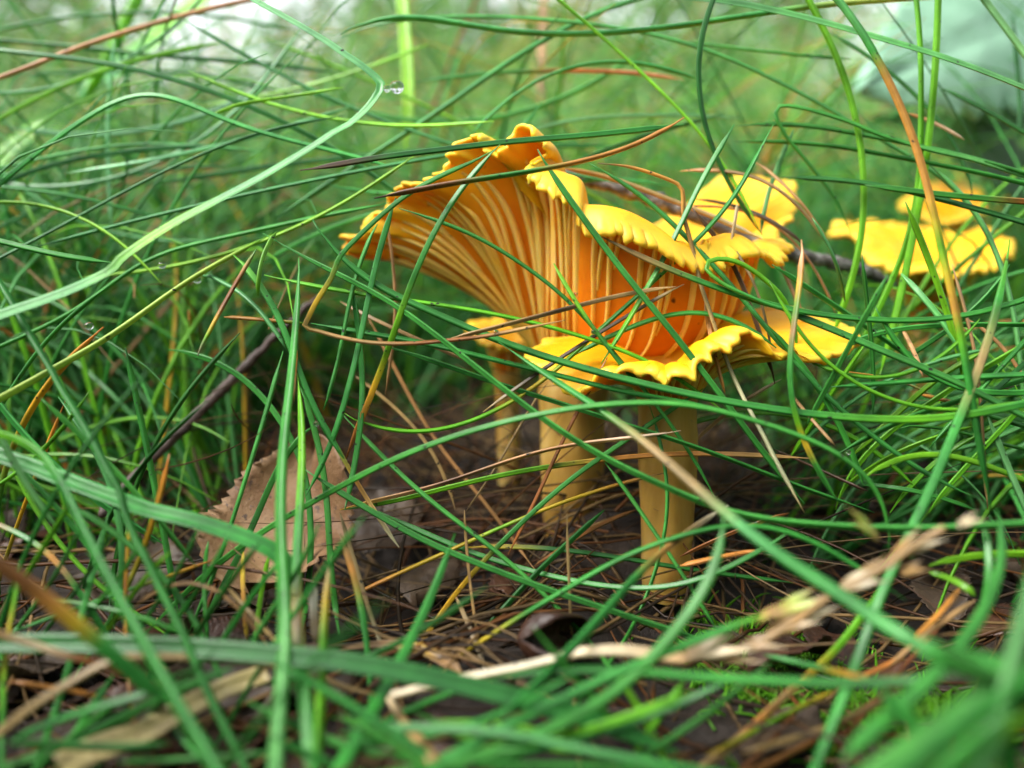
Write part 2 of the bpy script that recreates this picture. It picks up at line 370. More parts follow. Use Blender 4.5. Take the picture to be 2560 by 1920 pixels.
# smaller chanterelle in front, seen from above
B_RIM = [(1316, 894, 9.6, .1), (1360, 935, 9.25, .1), (1406, 965, 8.95, .12), (1440, 984, 8.8, .12), (1470, 972, 8.7, .1), (1505, 944, 8.65, .1), (1535, 955, 8.6, .12), (1590, 938, 8.55, .12),
         (1625, 945, 8.5, .14), (1660, 962, 8.45, .14), (1692, 940, 8.45, .14), (1735, 946, 8.45, .14), (1745, 912, 8.5, .14), (1776, 908, 8.5, .14), (1780, 872, 8.55, .12),
         (1822, 880, 8.55, .12), (1835, 856, 8.6, .12), (1867, 838, 8.65, .12), (1896, 855, 8.65, .12), (1918, 884, 8.7, .14), (1953, 904, 8.75, .14), (1975, 886, 8.8, .14),
         (2000, 905, 8.85, .14), (2032, 914, 8.9, .14), (2060, 905, 9.0, .14), (2090, 888, 9.1, .12), (2138, 866, 9.4, .08), (2128, 835, 9.8, 0), (2075, 805, 10.1, 0),
         (1980, 785, 10.3, 0), (1870, 780, 10.35, 0), (1760, 800, 10.3, 0), (1650, 838, 10.1, 0), (1550, 860, 10.0, 0), (1450, 856, 9.95, 0), (1370, 862, 9.85, 0)]
stemB_top = at(1668, 985, 9.45)
chB = thing("chanterelle", "smaller yellow chanterelle with a ruffled brim tucked under the large gilled one", "mushroom")
make_cap(chB, B_RIM, stemB_top, 0.36, 1100, 32, 0.065, 0.62, 40, seed=9, th_in=0.22, up_k=0.3)
make_stem(chB, [at(1668, 1480, 9.5), at(1668, 1330, 9.5), at(1670, 1100, 9.48), at(1668, 1000, 9.45), at(1668, 975, 9.45)], [0.30, 0.33, 0.36, 0.37, 0.38], seed=4)
# far pair on the right
D_RIM = [(2075, 585, 14.2, .05), (2140, 610, 13.6, .1), (2175, 660, 13.2, .15), (2240, 690, 12.9, .2), (2310, 680, 12.8, .2), (2360, 700, 12.8, .2), (2430, 690, 12.9, .2), (2490, 668, 13.2, .15),
         (2525, 640, 13.7, .1), (2515, 605, 14.5, 0), (2460, 585, 15.1, -.1), (2390, 590, 15.3, -.1), (2300, 575, 15.4, -.2), (2200, 565, 15.2, -.2), (2120, 565, 14.9, -.1)]
chD = thing("chanterelle", "out-of-focus yellow chanterelle with a broad cap beyond the grey twig's end", "mushroom")
make_cap(chD, D_RIM, at(2330, 790, 14.2), 0.40, 500, 22, 0.08, 1.0, 24, seed=21)
make_stem(chD, [at(2320, 1090, 14.2), at(2325, 880, 14.2), at(2330, 780, 14.2)], [0.33, 0.38, 0.41], seed=6)
E_RIM = [(2250, 520, 17, .05), (2310, 548, 16.2, .1), (2370, 560, 15.9, .1), (2430, 548, 16.0, .1), (2460, 520, 16.6, .0), (2440, 478, 17.4, -.2), (2370, 462, 17.8, -.3), (2300, 480, 17.7, -.2)]
chE = thing("chanterelle", "small blurred chanterelle half hidden behind the broad-capped far one", "mushroom")
make_cap(chE, E_RIM, at(2365, 650, 16.8), 0.32, 360, 18, 0.08, 0.8, 16, seed=31)
make_stem(chE, [at(2365, 950, 16.8), at(2365, 780, 16.8), at(2365, 640, 16.8)], [0.28, 0.3, 0.33], seed=7)
# low one in the dark behind the large cap
F_RIM = [(1170, 822, 12.7, .05), (1190, 850, 12.4, .1), (1235, 868, 12.2, .1), (1300, 874, 12.2, .1), (1350, 862, 12.4, .05), (1345, 830, 12.9, 0), (1280, 808, 13.1, 0), (1200, 806, 13.0, 0)]
chF = thing("chanterelle", "small dim chanterelle in the shade below the large cap's left side", "mushroom")
make_cap(chF, F_RIM, at(1265, 925, 12.6), 0.2, 300, 16, 0.06, 0.6, 14, seed=41)
make_stem(chF, [at(1275, 1270, 12.6), at(1270, 1060, 12.6), at(1265, 916, 12.6)], [0.17, 0.18, 0.21], seed=8)
# ------------------------------------------------------------------ grass blades
PAL = dict(G=(0.045, 0.255, 0.042), B=(0.13, 0.40, 0.018), E=(0.026, 0.145, 0.026), M=(0.095, 0.32, 0.095), Y=(0.58, 0.38, 0.03), L=(0.34, 0.44, 0.07),
           O=(0.54, 0.23, 0.05), R=(0.24, 0.095, 0.03), T=(0.38, 0.235, 0.10), W=(0.66, 0.55, 0.38), D=(0.09, 0.055, 0.034))
PAL = {k: np.array(c) for k, c in PAL.items()}
TILE = {t: (x, y, 2.572) for t, (x, y) in zip("abcdefghi", [(x, y) for y in (0, 637, 1275) for x in (0, 850, 1700)])}
def frames(P):
    T = unit(np.gradient(P, axis=0))
    ref = np.array([0.0, -0.55, 0.83])
    B = np.cross(T, ref); bad = np.linalg.norm(B, axis=1) < 0.15
    B[bad] = np.cross(T[bad], np.array([0.9, 0.3, 0.3]))
    for k in range(1, len(B)):
        if np.dot(B[k], B[k - 1]) < 0: B[k] = -B[k]
    B = unit(B); N = unit(np.cross(B, T))
    return T, B, N
ROUND = [(math.cos(a) * (0.8 if abs(a - math.pi / 2) < 0.3 else 1), math.sin(a) * (0.35 if abs(a - math.pi / 2) < 0.3 else 0.8)) for a in np.linspace(0, 2 * math.pi, 10, endpoint=False) + math.pi / 10 * 0]
ROUND = [(math.cos(a), math.sin(a) * 0.75 - (0.45 if abs(a - math.pi / 2) < 0.1 else 0)) for a in (np.arange(12) * math.pi / 6)]
FLAT = [(-1, 0.16), (-0.55, -0.02), (-0.08, -0.20), (0.08, -0.20), (0.55, -0.02), (1, 0.16), (0.95, 0.22), (0.5, 0.10), (0.06, -0.06), (-0.06, -0.06), (-0.5, 0.10), (-0.95, 0.22)]
def sweep(name, P, rad, colors, prof, mat, parent=None, tw=None):
    T, B, N = frames(P)
    if tw is not None:
        c, s = np.cos(tw)[:, None], np.sin(tw)[:, None]; B, N = B * c + N * s, N * c - B * s
    K = len(prof); n = len(P)
    V = np.stack([P + B * (rad * a)[:, None] + N * (rad * b)[:, None] for a, b in prof], 1)
    V = V.reshape(-1, 3)
    i = np.arange(n - 1)[:, None] * K; j = np.arange(K)
    q = np.stack([i + j, i + (j + 1) % K, i + K + (j + 1) % K, i + K + j], -1).reshape(-1, 4)
    e0 = np.stack([np.zeros(K - 2, int), np.arange(2, K), np.arange(1, K - 1)], -1)
    o = (n - 1) * K
    e1 = np.stack([np.full(K - 2, o), o + np.arange(1, K - 1), o + np.arange(2, K)], -1)
    if colors is None: return mesh_np(name, V, [q, e0, e1], mat, parent)
    rib = np.array([1.0, 0.78, 1.18] * 4)[:K] if K == 12 else np.ones(K)                # lengthwise ribs
    return mesh_np(name, V, [q, e0, e1], mat, parent, col=np.repeat(colors, K, 0) * np.tile(rib, n)[:, None])
def colour_ramp(codes, t, jit):
    xs = np.linspace(0, 1, len(codes)) if len(codes) > 1 else np.array([0.0])
    c = np.stack([PAL[k] for k in codes])
    return np.stack([np.interp(t, xs, c[:, m]) for m in range(3)], 1) * jit
WHERE = dict(cap="across the large gilled cap", stem="in front of the chanterelle stems", leaf="before the pale tan fallen leaf", top="high above the chanterelles",
             left="in the bank left of the large cap", right="in the tuft below the far chanterelles", brim="over the smaller chanterelle's brim", low="over the dark leaf litter",
             near="close beside the straw seed head", twig="draped over the grey twig")
def bend_word(P):
    T = unit(np.diff(P, axis=0)); turn = math.degrees(np.arccos(np.clip((T[1:] * T[:-1]).sum(1), -1, 1)).sum())
    return "straight" if turn < 28 else ("gently bowed" if turn < 60 else ("arching" if turn < 110 else "strongly curled"))
used_labels = {}
def blade(d0, d1, w, codes, where, pts, flat=False, label=None, name=None):
    src, cur, toks = [], None, pts.split()
    i = 0
    while i < len(toks):
        if toks[i].isalpha(): cur = TILE[toks[i]]; i += 1; continue
        src.append((cur[0] + float(toks[i]) / cur[2], cur[1] + float(toks[i + 1]) / cur[2])); i += 2
    s = np.array(src)
    def edge(p): return p[0] < 12 or p[0] > 2548 or p[1] < 12 or p[1] > 1908
    tip0, tip1 = not edge(s[0]), not edge(s[-1])
    if not tip0: s = np.vstack([s[0] + unit(s[0] - s[1]) * 260, s])
    if not tip1: s = np.vstack([s, s[-1] + unit(s[-1] - s[-2]) * 260])
    c2 = catmull(s, 7); acc = np.concatenate([[0], np.cumsum(np.linalg.norm(np.diff(c2, axis=0), axis=1))])
    n = int(np.clip(acc[-1] / 22, 14, 90)); tt = np.linspace(0, 1, n)
    c2 = np.stack([np.interp(tt * acc[-1], acc, c2[:, k]) for k in (0, 1)], 1)
    if not (label and any(k in label for k in ("kink", "hook", "hairpin", "joint", "folding"))):     # blades bend smoothly
        for _ in range(3):
            q = np.vstack([c2[:1]] * 3 + [c2] + [c2[-1:]] * 3)
            sm = sum(q[3 + k:len(q) - 3 + k] for k in (-3, -2, -1, 0, 1, 2, 3)) / 7; e = np.minimum(1, np.minimum(np.arange(n), np.arange(n)[::-1]) / 3)[:, None]
            c2 = c2 * (1 - e) + sm * e
    sag = 0.10 * np.sin(tt * math.pi * random.uniform(0.8, 1.6) + random.uniform(0, 3))
    d = d0 + (d1 - d0) * tt + sag * min(1, abs(d0 - 4) / 4)
    lift = random.uniform(0.35, 0.7)
    slope = ST + (c2[:, 1] - 960) / 1280 * TAN * CT                       # keep each blade above the soil
    d = np.where(slope > 0.05, np.minimum(d, (CAM_H - lift) / np.maximum(slope, 0.05)), d)
    P = at(c2[:, 0], c2[:, 1], d)
    w0, w1 = w if isinstance(w, tuple) else (w, w)
    px = w0 + (w1 - w0) * tt
    rad = px / 2 * TAN * d / 1280 * (1.5 if flat else 1.32)
    if tip0: rad = rad * (0.2 + 0.8 * sst(0, 0.10, tt))
    if tip1: rad = rad * (0.2 + 0.8 * sst(0, 0.10, 1 - tt))
    ext0, ext1 = (0 if tip0 else 260 / acc[-1]), (0 if tip1 else 260 / acc[-1])
    ct = np.clip((tt - ext0) / (1 - ext0 - ext1), 0, 1)
    jit = random.uniform(0.82, 1.15) * np.array([random.uniform(0.85, 1.2), 1, random.uniform(0.85, 1.15)])
    if where == "top": jit = jit * np.array([1.7, 1.35, 1.9])                # paler tint for the upper blades
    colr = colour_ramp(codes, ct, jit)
    tw = random.uniform(-0.9, 0.9) + np.linspace(0, random.uniform(-1.2, 1.2), n) if not flat else np.linspace(-0.1, 0.15, n)
    dry = sum(k in "ORTWDY" for k in codes) / len(codes)
    nm = name or ("grass_blade" if dry < 0.75 else "dry_grass_strand")
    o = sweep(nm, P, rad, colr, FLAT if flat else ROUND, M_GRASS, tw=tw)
    if label: return tag(o, label, "grass")
    wid = "broad" if (w0 + w1) / 2 > 19 else ("thin" if (w0 + w1) / 2 < 10.5 else "slender")
    main = max("GBEML", key=codes.count)
    tone = dict(G="green", B="bright green", E="dark green", M="pale green", L="yellowish green")[main]
    kind = f"{tone} grass blade" if dry == 0 else ("dry brown grass strand" if dry >= 0.75 else f"half-dried {tone} grass blade")
    size = "short" if acc[-1] - 260 * (2 - tip0 - tip1) < 520 else ("long" if acc[-1] > 1500 else "mid-length")
    lab = f"{size} {wid} {bend_word(P)} {kind} {WHERE[where]}"
    return tag(o, lab, "grass", group=lab.replace("blade", "blades").replace("strand", "strands"))
B_ = blade
# --- upper left
B_(8.6, 7.7, (10, 26), "MMGGGBGG", "top", "a 1630 0 1900 150 2100 270 b 0 330 120 410 220 490 268 548 262 575 180 690 60 800 a 2150 850 2000 950 1700 1130 1400 1290 1100 1450 800 1650 d 700 110 400 250 0 390", flat=True, label="broad pale blade sharply kinked at a water drop, slanting down beside the large cap")
B_(9.6, 9.9, 10, "G", "top", "a 0 1180 250 970 500 790 700 660 890 560 1050 590 1200 650 1400 760 1700 860 2000 935 2212 990 b 150 1015 420 1100")
B_(10, 9.9, 7, "B", "top", "a 2212 560 1880 625 1500 660 1340 690 1325 710 1400 762")
B_(9.4, 10, 8, "E", "top", "a 0 1659 400 1450 800 1230 1200 1030 1600 870 1900 790 2212 745")
B_(12, 12, 9, "E", "top", "a 0 260 500 300 1000 360 1500 390 2212 470")
B_(10.5, 12, 13, "TTTT", "top", "a 0 500 200 430 500 300 750 220 1100 120 1300 60 1600 0", label="straw-coloured stalk rising through the blurred grass towards the bright sky gaps")
B_(13, 13, 8, "E", "top", "a 0 190 300 120 600 90 1000 75 1300 90 1700 150 2000 220")
B_(13, 13, 8, "E", "top", "a 80 490 500 460 900 450 1300 470 1650 550 1900 620")
B_(11, 11, 8, "G", "top", "a 0 1080 300 1010 650 940 1000 915 1300 940 1700 970")
B_(11, 11, 9, "E", "top", "a 0 1190 300 1050 650 1000 1000 945 1300 935 1500 960")
B_(11.5, 11.5, 7, "E", "top", "a 0 1460 300 1310 550 1190 850 1110 1200 1070 1500 1070")
B_(10.5, 11, 8, "E", "top", "a 0 1200 300 1230 600 1280 900 1370 1200 1440")
B_(11.5, 11.5, 9, "M", "top", "a 735 250 710 500 690 700 690 900 700 1250 715 1460")
B_(15, 15, 22, "B", "top", "a 880 0 830 110 770 200 740 300 650 480 520 680")
B_(17, 15, 40, "BBGG", "top", "a 1290 0 1180 80 1050 220 900 340 700 480 500 620", flat=True)
B_(15, 14, 44, "B", "top", "a 330 760 250 810 150 900 0 1030", flat=True)
B_(8.6, 9, 12, "G", "left", "a 0 1550 250 1610 d 330 10 520 30 720 50")
B_(9.3, 9.7, 11, "G", "left", "d 0 590 250 480 550 330 a 920 1659 1250 1570 1700 1470 2000 1400 2212 1360 b 100 1350 320 1305")
# --- long blades across the picture
B_(8.9, 7.5, 15, "GGGGGGBG", "cap", "a 2010 1410 2050 1500 2140 1610 e 20 60 200 190 420 300 700 410 950 530 1300 650 1600 740 1900 820 2212 890 f 300 945 700 1010 1100 1050 1400 1068 1750 1050 2050 1000 2212 960", label="longest glossy green blade running from the large cap's left over both stems")
B_(9.0, 6.6, (10, 17), "G", "cap", "a 1690 1500 1850 1590 d 1930 20 2100 90 2212 150 e 200 210 350 310 500 420 650 540 800 660 1000 820 1250 1020 1500 1190 1750 1340 2000 1450 2212 1540 i 300 30 700 80 1100 110 1600 120 2212 85")
B_(9, 8.7, 10, "BBBB", "cap", "d 1700 130 1900 180 e 0 230 240 270 460 295 800 345 1100 400 1350 460 1600 540 1800 600 2000 690 2212 800 f 120 890 300 1020")
B_(9, 8.7, 10, "G", "cap", "b 380 1340 620 1410 850 1500 1020 1580 e 1140 50 1250 110 1400 220 1520 330 1620 450 1700 560 1780 660 1900 800 2000 900 2080 1030 f 0 1180 60 1240 160 1420 240 1600")
B_(8.8, 8.6, 9, "BBGG", "cap", "e 1375 55 1430 170 1500 290 1600 440 1650 520 1760 640 1900 830")
B_(8.8, 8.5, 12, "G", "cap", "b 1270 960 1340 1090 1480 1290 1600 1450 1700 1580 e 1730 0 1850 150 1950 270 2060 400 2200 570 f 100 690 250 890 380 1060 500 1230 620 1380 720 1500 800 1600")
B_(8.7, 8.6, 12, "GGGGGBBYOR", "cap", "b 1030 930 900 1050 780 1200 650 1400 560 1550 e 540 0 450 180 380 400 310 620 230 830 160 1000 110 1120 30 1330")
B_(8.7, 8.5, 10, "GGGGGYTTRRTT", "cap", "b 1000 960 850 1040 650 1130 450 1240 270 1380 120 1520 0 1650 d 2130 150 2040 290 1965 440 1958 470 2040 490 e 0 530 200 565 450 570 700 550 950 520 1250 460 1450 420", label="blade green on the large cap, browning and sharply kinked left of it")
B_(8.5, 8.5, 13, "OOOOGGRRD", "cap", "b 2212 755 2050 870 1850 960 1600 1030 1300 1090 1000 1140 800 1160 500 1220 220 1275", label="orange-brown strand with a green middle laid across the top of the large cap")
B_(8.9, 9.4, 12, "DDEEEEGGG", "cap", "a 1930 1095 2212 1060 b 150 1020 400 990 700 960 1000 915 1270 895 1600 870 1900 840 2212 800", label="dark green blade with a brown split tip touching the cap's highest frills")
B_(11, 11.5, 8, "M", "top", "b 1170 870 1300 800 1500 760 1800 740 c 0 740 400 760")
B_(11.5, 10.6, (11, 17), "E", "top", "b 1880 0 1650 70 1500 150 1300 260 1000 450 700 670 450 840 200 1000 0 1130 a 1950 1290 1770 1400", label="long dark olive blade slanting up behind the large cap to the top edge")
B_(10.2, 9.8, 14, "GGGGGL", "top", "b 0 220 150 130 350 90 600 115 850 170 1150 210 1500 225 1800 205 c 0 170 300 120 700 60 1000 20 1300 0", label="long pale-edged blade sagging horizontally high above the large cap")
B_(11, 9.8, 9, "G", "top", "b 0 240 200 150 450 115 800 100 1200 115 1600 150 2000 210 c 0 265 300 360 600 510 900 660 1150 820 1400 960 1600 1060 1800 1250 1950 1400 2030 1600")
B_(11.5, 11, 8, "GGGOTT", "top", "b 480 530 900 470 1300 455 1730 455 1950 465 2212 515")
B_(14, 13, 20, "B", "top", "b 400 0 420 300 450 600 420 950", flat=True)
B_(18, 18, 14, "T", "top", "b 1310 0 1300 200 1290 500 1290 700")
# --- upper right
B_(9.2, 10, 11, "E", "right", "c 205 0 150 130 105 330 115 600 160 860 220 1020 330 1200 420 1380 530 1510", label="dark wiry blade bowing down onto the back lobe of the large cap")
B_(10, 9.9, 9, "BBBBB", "top", "b 1410 0 1560 130 1700 240 1860 390 2030 560 c 0 690 120 840 270 1020 330 1130 420 1290 520 1500")
B_(9.8, 9.2, 24, "EEGE", "top", "b 1800 -40 c 230 0 600 70 900 140 1200 230 1600 340 2000 480 2212 570", flat=True, label="broad dark ribbed blade crossing in front of the big pale leaf")
B_(9.6, 9.9, 13, "B", "right", "c 830 0 900 130 1000 330 1090 570 1150 820 1190 1150 1190 1380 1150 1640 f 1100 220 1030 390 950 600", label="upright bright green blade left of the tall orange-stained blade")
B_(9.8, 9.8, 12, "B", "right", "c 1520 0 1550 250 1550 600 1550 950 1540 1200 1500 1420 1440 1640 f 1330 250 1200 500 1080 740")
B_(9.5, 9.8, 14, "B", "right", "c 1660 0 1650 350 1620 700 1590 1010 1540 1300 1480 1600 f 1450 130 1390 380 1330 620 1280 790")
B_(8.4, 7.8, 17, "MMGOOOOOYBYOBGGEEEE", "right", "c 1040 20 1130 120 1220 280 1300 430 1400 640 1480 820 1550 1020 1600 1230 1650 1450 f 1690 0 1740 220 1780 400 1830 600 1850 800 1890 1000 1930 1250 1980 1500 2000 1659", label="tall blade stained orange along its upper half, curving down past the far chanterelles")
B_(10, 9.6, 13, "M", "top", "c 1960 0 2060 130 2212 340")
B_(10.6, 10.2, 8, "E", "right", "c 950 200 1200 340 1400 500 1600 680 1780 920 1860 1080 1880 1250")
B_(10.2, 9.3, (8, 11), "GGGM", "right", "c 1100 1500 1000 1280 850 1080 700 900 640 800 612 740 625 690 700 680 850 710 1080 780 1300 870 1600 960 1900 1030 2212 1130", label="blade folded into a tight hairpin hook above the cap's back lobe")
B_(10, 9.4, 11, "G", "right", "c 370 810 600 785 750 790 1000 830 1150 860 1500 930 1800 990 2212 1110")
B_(10, 9.4, 10, "G", "right", "c 340 910 700 910 1000 935 1300 990 1600 1050 1900 1100 2212 1180")
B_(9.7, 9, 12, "E", "right", "c 650 1140 900 1145 1200 1170 1600 1260 1900 1340 2212 1430")
B_(9.4, 9, 12, "GGGGR", "right", "c 1190 1190 1500 1230 1900 1275 2080 1285 2212 1295")
B_(9.1, 8.8, 11, "GGGGGEBYBBBB", "cap", "c 600 800 520 950 430 1130 370 1260 200 1460 0 1640 e 2100 100 1900 280 1700 450 1480 660 1330 800 1130 940 900 1060 700 1130 550 1155 300 1140 130 1100 30 1020")
B_(9, 8.7, 11, "GGGMBG", "cap", "c 350 800 250 960 100 1220 0 1480 b 2150 1530 e 2100 0 2010 150 1950 260 1870 400 1760 580 1680 700")
B_(10.2, 10, 9, "M", "right", "c 730 830 660 1000 580 1150 540 1300 520 1500")
B_(9.9, 9.6, 8, "OTTTG", "twig", "c 0 1100 250 1080 450 1100 650 1190 800 1340 900 1500 1000 1640")
B_(9.9, 9.8, 13, "OTTW", "twig", "b 1400 1080 1700 1110 1850 1170 2050 1270 2212 1320 c 200 1370 400 1480 530 1540")
B_(9.1, 8.5, (9, 12), "DOOOTTTWWWT", "cap", "b 1660 1050 1850 1070 2050 1130 2185 1190 2203 1230 2210 1320 c 20 1380 60 1520 90 1640 f 130 180 180 330 230 480 300 680 380 860 460 1020 540 1170 620 1330 800 1659", label="dry strand kinked at a right angle, falling pale over both caps")
B_(8.9, 8.8, 9, "TO", "brim", "f 160 300 200 560 240 720 290 890")
B_(9.3, 9.0, 9, "D", "brim", "c 80 1340 180 1460 300 1600 f 390 100 420 220 470 400 530 560 580 660 600 740 610 830")
B_(9.2, 9.0, 6, "TTD", "brim", "c 300 1550 400 1640 f 490 150 540 300 565 420 575 560 600 700")
B_(9.3, 9.3, 7, "WT", "twig", "c 370 1310 350 1450 320 1600")
B_(10, 9.7, 7, "D", "twig", "c 100 1280 400 1310 560 1380 700 1470 800 1580")
B_(10, 9.6, 7, "T", "twig", "c 480 1040 580 1090 700 1200 850 1370 950 1560")
B_(10, 9.9, 6, "RT", "twig", "c 0 1330 200 1310 400 1330 600 1400 f 870 60 960 250 1000 380")
B_(10.1, 9.9, 8, "TT", "twig", "f 640 50 720 200 760 320 840 500 860 650")
B_(10, 10, 8, "OW", "right", "c 1470 730 1650 790 1830 900")
B_(9.6, 9, 13, "M", "right", "c 1580 1040 1800 1220 1950 1410 2030 1600 f 2060 30 2110 200 2150 350 2180 600 2200 800")
B_(10.5, 10, 9, "E", "right", "c 1660 560 1900 660 2100 780 2212 850")
B_(12, 12, 9, "E", "right", "c 2140 120 2150 300 2200 600 2180 900")
B_(11, 10.6, 8, "G", "right", "c 0 265 300 300 700 350 1100 380")
B_(8.5, 5.8, (14, 24), "BGTGGGGGGG", "right", "c 2120 1540 f 2110 10 2070 220 2000 500 1920 740 1870 880 1800 1020 1740 1200 1650 1420 1550 1640 i 1450 200 1350 400 1250 640 1150 960 1050 1200 950 1450 870 1659", label="straight blade with a tan patch, descending from the far chanterelles to the near right corner")
B_(9.1, 8.6, 10, "BBBGG", "brim", "f 745 640 745 520 700 360 640 250 520 140 400 60 280 25 190 40 165 75 200 130 300 200 450 270 600 330 800 385", label="blade hooked back on itself just under the cap's right tip")
B_(8.8, 8.4, 12, "TTGGGGGGG", "cap", "b 1640 1500 1780 1570 1920 1650 e 2050 70 2212 130 f 200 200 420 280 600 330 800 375 1000 400 1400 430 1750 410 2000 365 2212 290")
B_(8.7, 8.0, 14, "G", "right", "f 600 330 720 380 900 440 1100 530 1350 640 1600 740 1850 840 2000 940 2212 1040")
B_(9.2, 8.4, 12, "G", "cap", "b 1600 1050 1800 1150 2000 1300 2180 1470 c 60 1560 160 1640 f 300 160 420 300 560 480 700 640 850 810 1000 980 1200 1130 1350 1250 1600 1430 1900 1560")
B_(8.4, 7.9, 12, "TOYGTGGGBYGGG", "brim", "c 780 1540 f 800 0 780 150 750 330 720 520 690 700 690 850 720 1020 780 1180 850 1330 930 1480 1030 1600", label="banded green and tan blade hanging over the brim's right half")
B_(9, 8.8, 11, "G", "brim", "e 1480 660 1700 530 1900 450 2100 370 2212 345 f 150 340 320 385 480 480 620 600")
B_(8.2, 7.6, 12, "G", "stem", "g 900 830 1120 600 1330 400 1600 190 1900 10 d 2000 1590 2212 1480 e 250 1350 600 1210 900 1110 1200 1040 1500 980 1800 950 2212 945 f 200 980 400 1040 750 1150 1000 1250 1200 1380 1320 1540 1370 1640 i 1370 100 1340 260", label="long arching glossy blade from the fallen leaf over both stems to the right tuft")
B_(8.9, 8.4, 10, "GGGGGGYYT", "stem", "f 150 860 0 960 e 2000 1080 1800 1220 1600 1350 1400 1500 1240 1659 h 1200 50 1000 240 860 400 740 520 620 710 520 860 430 990")
B_(8.7, 8.7, 9, "YTDTTWW", "stem", "e 0 1640 250 1570 560 1510 850 1410 1050 1330 1400 1230 1700 1190 2000 1170 2190 1130")
B_(8.8, 8.8, 10, "EBBBOOTT", "stem", "e 0 1640 300 1600 600 1520 800 1470 1050 1410 1350 1360 1650 1320 2000 1285 f 0 1275 300 1280 520 1290 850 1310")
B_(8.6, 9.0, 10, "OOYYBYYOT", "stem", "h 0 590 300 440 600 310 900 170 1200 40 e 1450 1580 1700 1500 1900 1440 2100 1400")
B_(8.7, 8.7, 8, "TRRRRR", "stem", "e 1720 660 1640 800 1580 920 1480 1080 1400 1250 1330 1430 1250 1600 h 1150 150 1080 290")
B_(8.7, 8.6, 9, "TTDTT", "cap", "e 2160 205 1950 225 1700 280 1450 350 1250 400 950 480 670 550")
B_(8.8, 8.7, 8, "TDDDT", "cap", "e 2212 190 2100 240 1900 360 1700 480 1500 610 1340 710 1100 880 920 1010")
B_(9.4, 9.4, 6, "T", "stem", "e 1330 830 1250 930 1180 1030 1100 1200 1060 1310 980 1420 880 1540 810 1650")
B_(9.6, 9.4, 7, "T", "cap", "e 0 300 250 440 500 540 850 700")
B_(10, 9.6, 8, "T", "stem", "e 180 400 300 620 400 830 520 1040 600 1200 800 1430 980 1650 h 1100 180 1250 380")
B_(9.8, 9.6, 7, "T", "stem", "e 100 780 300 930 500 1100 600 1250 700 1450 740 1640")
B_(9.6, 9.5, 6, "T", "cap", "b 300 1400 330 1600 e 350 100 370 300 340 620 290 900")
B_(8.9, 8.5, 12, "G", "stem", "d 2000 440 2212 480 e 200 510 450 545 700 600 1000 680 1280 740 1500 800 1800 880 2150 935 f 300 1000")
B_(9, 8.5, 10, "G", "stem", "e 250 575 500 650 800 750 1000 830 1250 900 1500 980 1800 1080 2050 1160 f 50 1210 300 1310 600 1420 800 1510 1100 1600 1250 1659")
B_(8.5, 5.6, (10, 34), "GGGTTMGGGG", "stem", "e 1020 560 1250 720 1450 860 1650 960 1720 1030 1900 1150 2050 1280 f 0 1400 130 1520 260 1640 i 560 240 800 400 1000 520 1200 660 1450 830 1700 950", label="blade coming forward from the stems to the near right corner, widening with a tan stretch")
B_(9, 8.2, 9, "G", "stem", "e 1990 970 2050 1130 2090 1300 2110 1480 h 2130 0 2080 220 2000 500 1920 700 1800 900 1700 1050 1500 1270")
B_(8.7, 8, 10, "G", "stem", "e 1700 1330 1850 1520 h 1920 0 2080 220 2212 430 i 150 620 240 780")
B_(9, 7.8, 10, "G", "stem", "e 20 1030 130 1150 300 1330 480 1500 h 650 0 900 180 1100 340 1250 480 1400 630 1600 830 1700 960 1800 1080 1900 1260 2000 1400")
B_(8.4, 7.8, 12, "G", "stem", "d 1960 1380 2100 1480 e 100 1590 h 200 0 450 160 700 270 1000 390 1300 500 1600 600 1900 700 2212 800 i 200 850")
B_(8.7, 8.5, 9, "GGOTW", "leaf", "d 2040 1000 e 0 1280 100 1450 220 1650 h 260 80 380 240")
B_(9.3, 9.2, 8, "TTW", "brim", "f 100 1200 200 1080 400 940 650 800")
# --- the upright bunch by the pale leaf
B_(8.7, 5, (12, 44), "GGGGGGMMM", "leaf", "d 1920 20 1930 150 1900 450 1880 750 1850 950 1830 1150 1810 1350 1800 1640 g 1810 300 1830 600 1840 900 1800 1200 1770 1659", label="upright blade widening into a blurred broad base below the pale fallen leaf")
B_(8.6, 8.6, 9, "OOTD", "leaf", "d 1905 590 1895 720 1885 860 1880 970")
B_(8.5, 5.2, (13, 34), "BBBGGTGGM", "leaf", "d 1910 760 1940 1000 1950 1200 1940 1400 1930 1640 g 1910 250 1900 450 1910 700 1920 950 1960 1250 2000 1659", label="bright upright blade with a brown node below the pale fallen leaf")
B_(8.8, 8.5, 12, "G", "leaf", "b 360 1270 300 1450 e 240 0 200 180 150 450 110 650 60 850 0 1050 d 2150 1200 2060 1380 1960 1560")
B_(8.9, 8.6, 11, "G", "leaf", "b 240 1440 e 130 0 60 300 10 560 d 2180 700 2130 870 2080 1000")
B_(8.8, 8.5, 12, "G", "leaf", "e 80 200 110 420 150 700 155 900 130 1150 90 1400 30 1640")
B_(8.9, 8.2, 12, "G", "leaf", "d 1820 620 1780 770 1720 980 1650 1230 1560 1480 g 1520 0 1460 180 1380 400 1300 600 1220 780")
B_(8.8, 8.2, 12, "G", "leaf", "d 2020 1100 1850 1200 1790 1340 1700 1560 g 1670 0 1600 180 1480 390 1380 600 1270 810")
B_(8.8, 8.2, 12, "G", "leaf", "d 1930 850 2000 1000 2060 1250 2090 1450 g 2120 0 2110 200 2130 450 2160 650 2180 800")
B_(9, 8.5, 13, "BGGGG", "leaf", "d 1500 0 1600 80 1680 170 1750 300 1820 430 1870 580 1920 760 2000 960 2090 1140 2212 1310")
B_(9.2, 8.8, 11, "M", "left", "d 1280 130 1380 120 1550 200 1660 320 1760 450 1850 620")
